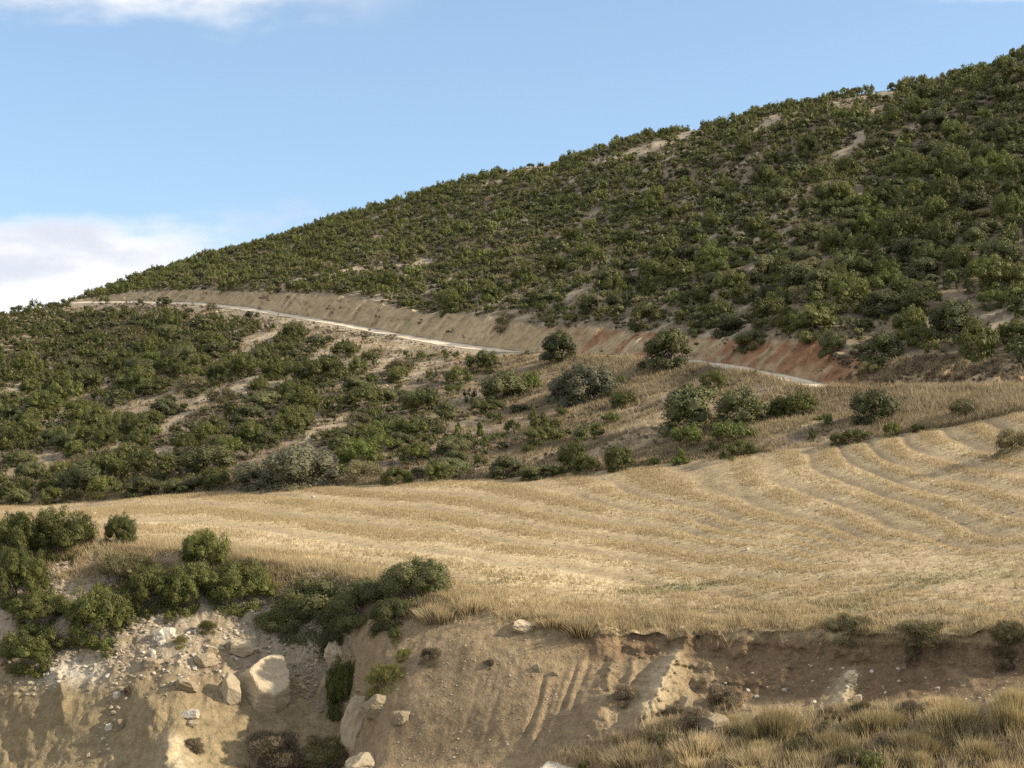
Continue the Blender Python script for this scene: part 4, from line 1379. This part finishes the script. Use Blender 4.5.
rock(714, 736, 36, 22, 'greyrock', 'rounded brown rock half hidden by twiggy bushes at the bank foot', 2028, rz=.5)
rock(686, 716, 17, 19, 'greyrock', 'small upright rock at the foot of the pale pinnacle', 2029, rz=1.5)
rock(849, 682, 15, 11, 'rock', 'pale block capping the earth rib in the middle of the bank', 2030)
rock(858, 704, 12, 9, 'rock', 'small pale rock right of the earth rib', 2031, 'stone', 'stone', rz=.8)
rock(524, 631, 26, 9, 'rock', 'pale slab sticking out at the top of the earth face', 2032, rz=.1, tilt=(.2, .15))
rock(560, 771, 44, 5, 'stone', 'long flat white stone at the bottom edge below the earth face', 2033, 'stone', 'stone')
rock(706, 765, 14, 6, 'stone', 'flat white stone in the dry grass at the bottom', 2034, 'stone', 'stone')
rock(538, 672, 11, 8, 'greyrock', 'single grey stone stuck in the smooth earth face', 2035, 'stone', 'stone')
rock(556, 676, 7, 5, 'greyrock', 'small stone right of the single grey stone on the earth face', 2036, 'stone', 'stone')
rock(682, 631, 6, 5, 'stone', 'white stone on the lip above the pale pinnacle', 2037, 'stone', 'stone')
rock(846, 357, 22, 5, 'greyrock', 'pale rock ledge above the road cut beside the round bush', 2038, rz=.1)
rock(683, 362, 7, 5, 'stone', 'white stone beside the track at the foot of the rounded tree', 2039, 'stone', 'stone')
rock(116, 700, 9, 8, 'stone', 'whitish stone in the stony runnel of the left bank', 2040, 'stone', 'stone')
rock(108, 732, 9, 9, 'stone', 'whitish stone low in the stony runnel of the left bank', 2041, 'stone', 'stone')
rock(120, 730, 8, 11, 'greyrock', 'grey upright stone right of the low whitish one', 2042, 'stone', 'stone')
STN = [rock_mesh(2100 + i, 'stone', .04, 12, ICO2) for i in range(6)]
spots = []
P, px, py = samp('M2', 'LIP', 130, lambda px, py, x, y, sl: np.exp(-(((px - 190) / 80) ** 2 + ((py - 655) / 32) ** 2)) + 1.6 * np.exp(-(((px - 70) / 40) ** 2 + ((py - 672) / 14) ** 2)))
for p, a, b in zip(P, px, py):
    spots.append((p, a, b, rng.uniform(.08, .26), 'pale limestone stone in the rubble under the bank thicket' if a > 125 else 'white broken stone in the pale debris under the low ragged juniper', 'loose stones on the left scree'))
P, px, py = samp('LIP', 'FE', 40)
for p, a, b in zip(P, px, py):
    spots.append((p, a, b, rng.uniform(.12, .28), 'small white stone lying in the stubble', 'stones in the stubble field'))
P, px, py = samp('M2', 'M1', 30, lambda px, py, x, y, sl: sstep(650, 720, px), slope=True)
for p, a, b in zip(P, px, py):
    spots.append((p, a, b, rng.uniform(.1, .22), 'small stone stuck in the shaded brown bank', 'stones in the brown bank'))
for p, a, b, s, lb, g in spots:
    if not (5 < a < 1019):
        continue
    o = link('stone', STN[int(rng.integers(6))])
    o.location = (p[0], p[1], p[2] - .25 * s)
    o.scale = (s * rng.uniform(.8, 1.3), s * rng.uniform(.8, 1.2), s * rng.uniform(.5, .9))
    o.rotation_euler = (rng.normal(0, .2), rng.normal(0, .2), rng.uniform(0, 6.283))
    tag(o, lb, 'stone', g)
# gravel
gv, gf = ICO1
Ps = [(samp('BOT', 'LIP', 4200, lambda px, py, x, y, sl: left[sl, :-1] * sstep(ROW['M2'] - 12, ROW['M2'] + 10, RIDX[sl, :-1]) * (.3 + sstep(-.1, .3, fbm(x / 2, y / 2, 111, 3))) + .35 * np.exp(-((px - 112 - (py - 710) * -.35) / 8) ** 2), slope=True)[0], .04, .14),
      (samp('BOT', 'LIP', 2000, lambda px, py, x, y, sl: sstep(370, 420, px), slope=True)[0], .02, .06),
      (samp('LIP', 'FE', 3500)[0], .03, .10), (samp('S1', 'RO', 1500, lambda px, py, x, y, sl: sstep(100, 250, px) * (1 - sstep(450, 520, px)) * np.exp(-(ROW['RO'] - RIDX[sl, :-1]) / 14.0))[0], .06, .25)]
Ts, Ti = [], []
for P, a, b in Ps:
    for p in P:
        s = a + (b - a) * rng.random() ** 2
        q = gv * (1 + .25 * rng.normal(size=(len(gv), 1))) * s * np.array([1.2, 1, .7]) + p
        Ts.append(q[gf].astype(np.float32))
        Ti.append(np.full(len(gf), rng.random()))
gm, gnt, gout = newmat('gravel_stone')
gb = nd(gnt, 'ShaderNodeBsdfPrincipled', i_Roughness=.9)
ga = nd(gnt, 'ShaderNodeAttribute', attribute_name='tint')
gnt.links.new(mixc(gnt, (.20, .155, .10, 1), (.40, .335, .235, 1), ga.outputs['Fac']), gb.inputs['Base Color'])
gnt.links.new(gb.outputs[0], gout.inputs[0])
tag(link('gravel', tris_mesh('gravel', np.concatenate(Ts), np.concatenate(Ti), [gm])), 'small gravel strewn over scree, bank and field', None, None, 'stuff')

# ------------------------------------------------------------------ light, sky, camera
SUN_EL, SUN_AZ = math.radians(28), math.radians(98)      # azimuth clockwise from the view direction
sd_ = (math.sin(SUN_AZ) * math.cos(SUN_EL), math.cos(SUN_AZ) * math.cos(SUN_EL), math.sin(SUN_EL))
from mathutils import Vector
ld = bpy.data.lights.new('sun', 'SUN')
ld.energy = 5.0
ld.angle = math.radians(.53)
ld.color = (1.0, .885, .70)
lo = bpy.data.objects.new('sun', ld)
COL.objects.link(lo)
lo.rotation_euler = Vector(sd_).to_track_quat('Z', 'Y').to_euler()

wd_ = bpy.data.worlds.new('World')
sc.world = wd_
wd_.use_nodes = True
nt = wd_.node_tree
nt.nodes.clear()
L = nt.links.new
out = nt.nodes.new('ShaderNodeOutputWorld')
bg = nt.nodes.new('ShaderNodeBackground')
L(bg.outputs[0], out.inputs[0])
tc = nt.nodes.new('ShaderNodeTexCoord')
sky = nt.nodes.new('ShaderNodeTexSky')
sky.sky_type = 'NISHITA'
sky.sun_disc = False
sky.sun_elevation = SUN_EL
sky.sun_rotation = SUN_AZ
sky.air_density = 1.0
sky.dust_density = .4
sky.ozone_density = 2.0
# read the sky a little higher above the horizon than it is seen, where it is bluer
va = nd(nt, 'ShaderNodeVectorMath', operation='ADD')
L(tc.outputs['Generated'], va.inputs[0])
va.inputs[1].default_value = (0, 0, .24)
vn = nd(nt, 'ShaderNodeVectorMath', operation='NORMALIZE')
L(va.outputs[0], vn.inputs[0])
L(vn.outputs[0], sky.inputs[0])
SKYK = .15
vs = nd(nt, 'ShaderNodeVectorMath', operation='MULTIPLY')
L(sky.outputs[0], vs.inputs[0])
vs.inputs[1].default_value = (SKYK * 1.33, SKYK * 1.24, SKYK * 1.10)
# clouds by sky direction: u = x/y, v = z/y
sep = nd(nt, 'ShaderNodeSeparateXYZ')
L(tc.outputs['Generated'], sep.inputs[0])


def mth(op, a, b=None, clamp=False):
    o = nd(nt, 'ShaderNodeMath', operation=op, use_clamp=clamp)
    for i, v in enumerate((a, b)):
        if v is None:
            continue
        if hasattr(v, 'is_output'):
            L(v, o.inputs[i])
        else:
            o.inputs[i].default_value = v
    return o.outputs[0]


ay = mth('MAXIMUM', mth('ABSOLUTE', sep.outputs[1]), .05)
cu, cv = mth('DIVIDE', sep.outputs[0], ay), mth('DIVIDE', sep.outputs[2], ay)
cmb = nd(nt, 'ShaderNodeCombineXYZ')
L(mth('MULTIPLY', cu, 9.0), cmb.inputs[0])
L(mth('MULTIPLY', cv, 22.0), cmb.inputs[1])
cn = nd(nt, 'ShaderNodeTexNoise', i_Scale=1.0, i_Detail=7.0, i_Roughness=.55)
L(cmb.outputs[0], cn.inputs['Vector'])


def ss(v, a, b):
    o = nd(nt, 'ShaderNodeMapRange', interpolation_type='SMOOTHSTEP')
    L(v, o.inputs[0])
    for i, q in enumerate((a, b, 0, 1)):
        o.inputs[i + 1].default_value = q
    return o.outputs[0]


noi = mth('MULTIPLY', mth('SUBTRACT', cn.outputs[0], .5), 1.35)
# bank of cloud low on the left
vlow = mth('ADD', cv, mth('MULTIPLY', noi, .075))
ulow = mth('ADD', cu, mth('MULTIPLY', noi, .22))
c1 = mth('MULTIPLY', ss(vlow, .070, .040), ss(ulow, -.135, -.235))
# cloud above, left
vhi = mth('ADD', cv, mth('MULTIPLY', noi, .05))
c2 = mth('MULTIPLY', ss(vhi, .176, .203), ss(mth('ADD', cu, mth('MULTIPLY', noi, .12)), -.04, -.16))
c3 = mth('MULTIPLY', ss(vhi, .186, .202), ss(cu, .22, .30))
cl = mth('MAXIMUM', mth('MAXIMUM', c1, c2), c3, True)
cl = mth('MULTIPLY', cl, .94)
ccol = mixc(nt, (.52, .54, .60, 1), (.72, .71, .71, 1), ss(cn.outputs[0], .36, .56))
fin = mixc(nt, vs.outputs[0], ccol, cl)
L(fin, bg.inputs[0])
bg.inputs[1].default_value = 1.0

cd = bpy.data.cameras.new('camera')
cd.sensor_width = 36
cd.lens = 18 / math.tan(HFOV / 2)
cd.clip_start = .2
cd.clip_end = 20000
co = bpy.data.objects.new('camera', cd)
COL.objects.link(co)
co.rotation_euler = (math.pi / 2 - PITCH, 0, 0)
sc.camera = co

sc.view_settings.view_transform = 'Standard'
sc.view_settings.look = 'None'
sc.view_settings.gamma = 1
sc.view_settings.exposure = .62
sc.cycles.max_bounces = 5
sc.cycles.diffuse_bounces = 3
sc.cycles.transmission_bounces = 3
sc.cycles.use_denoising = False
print('script', time.time() - T0)
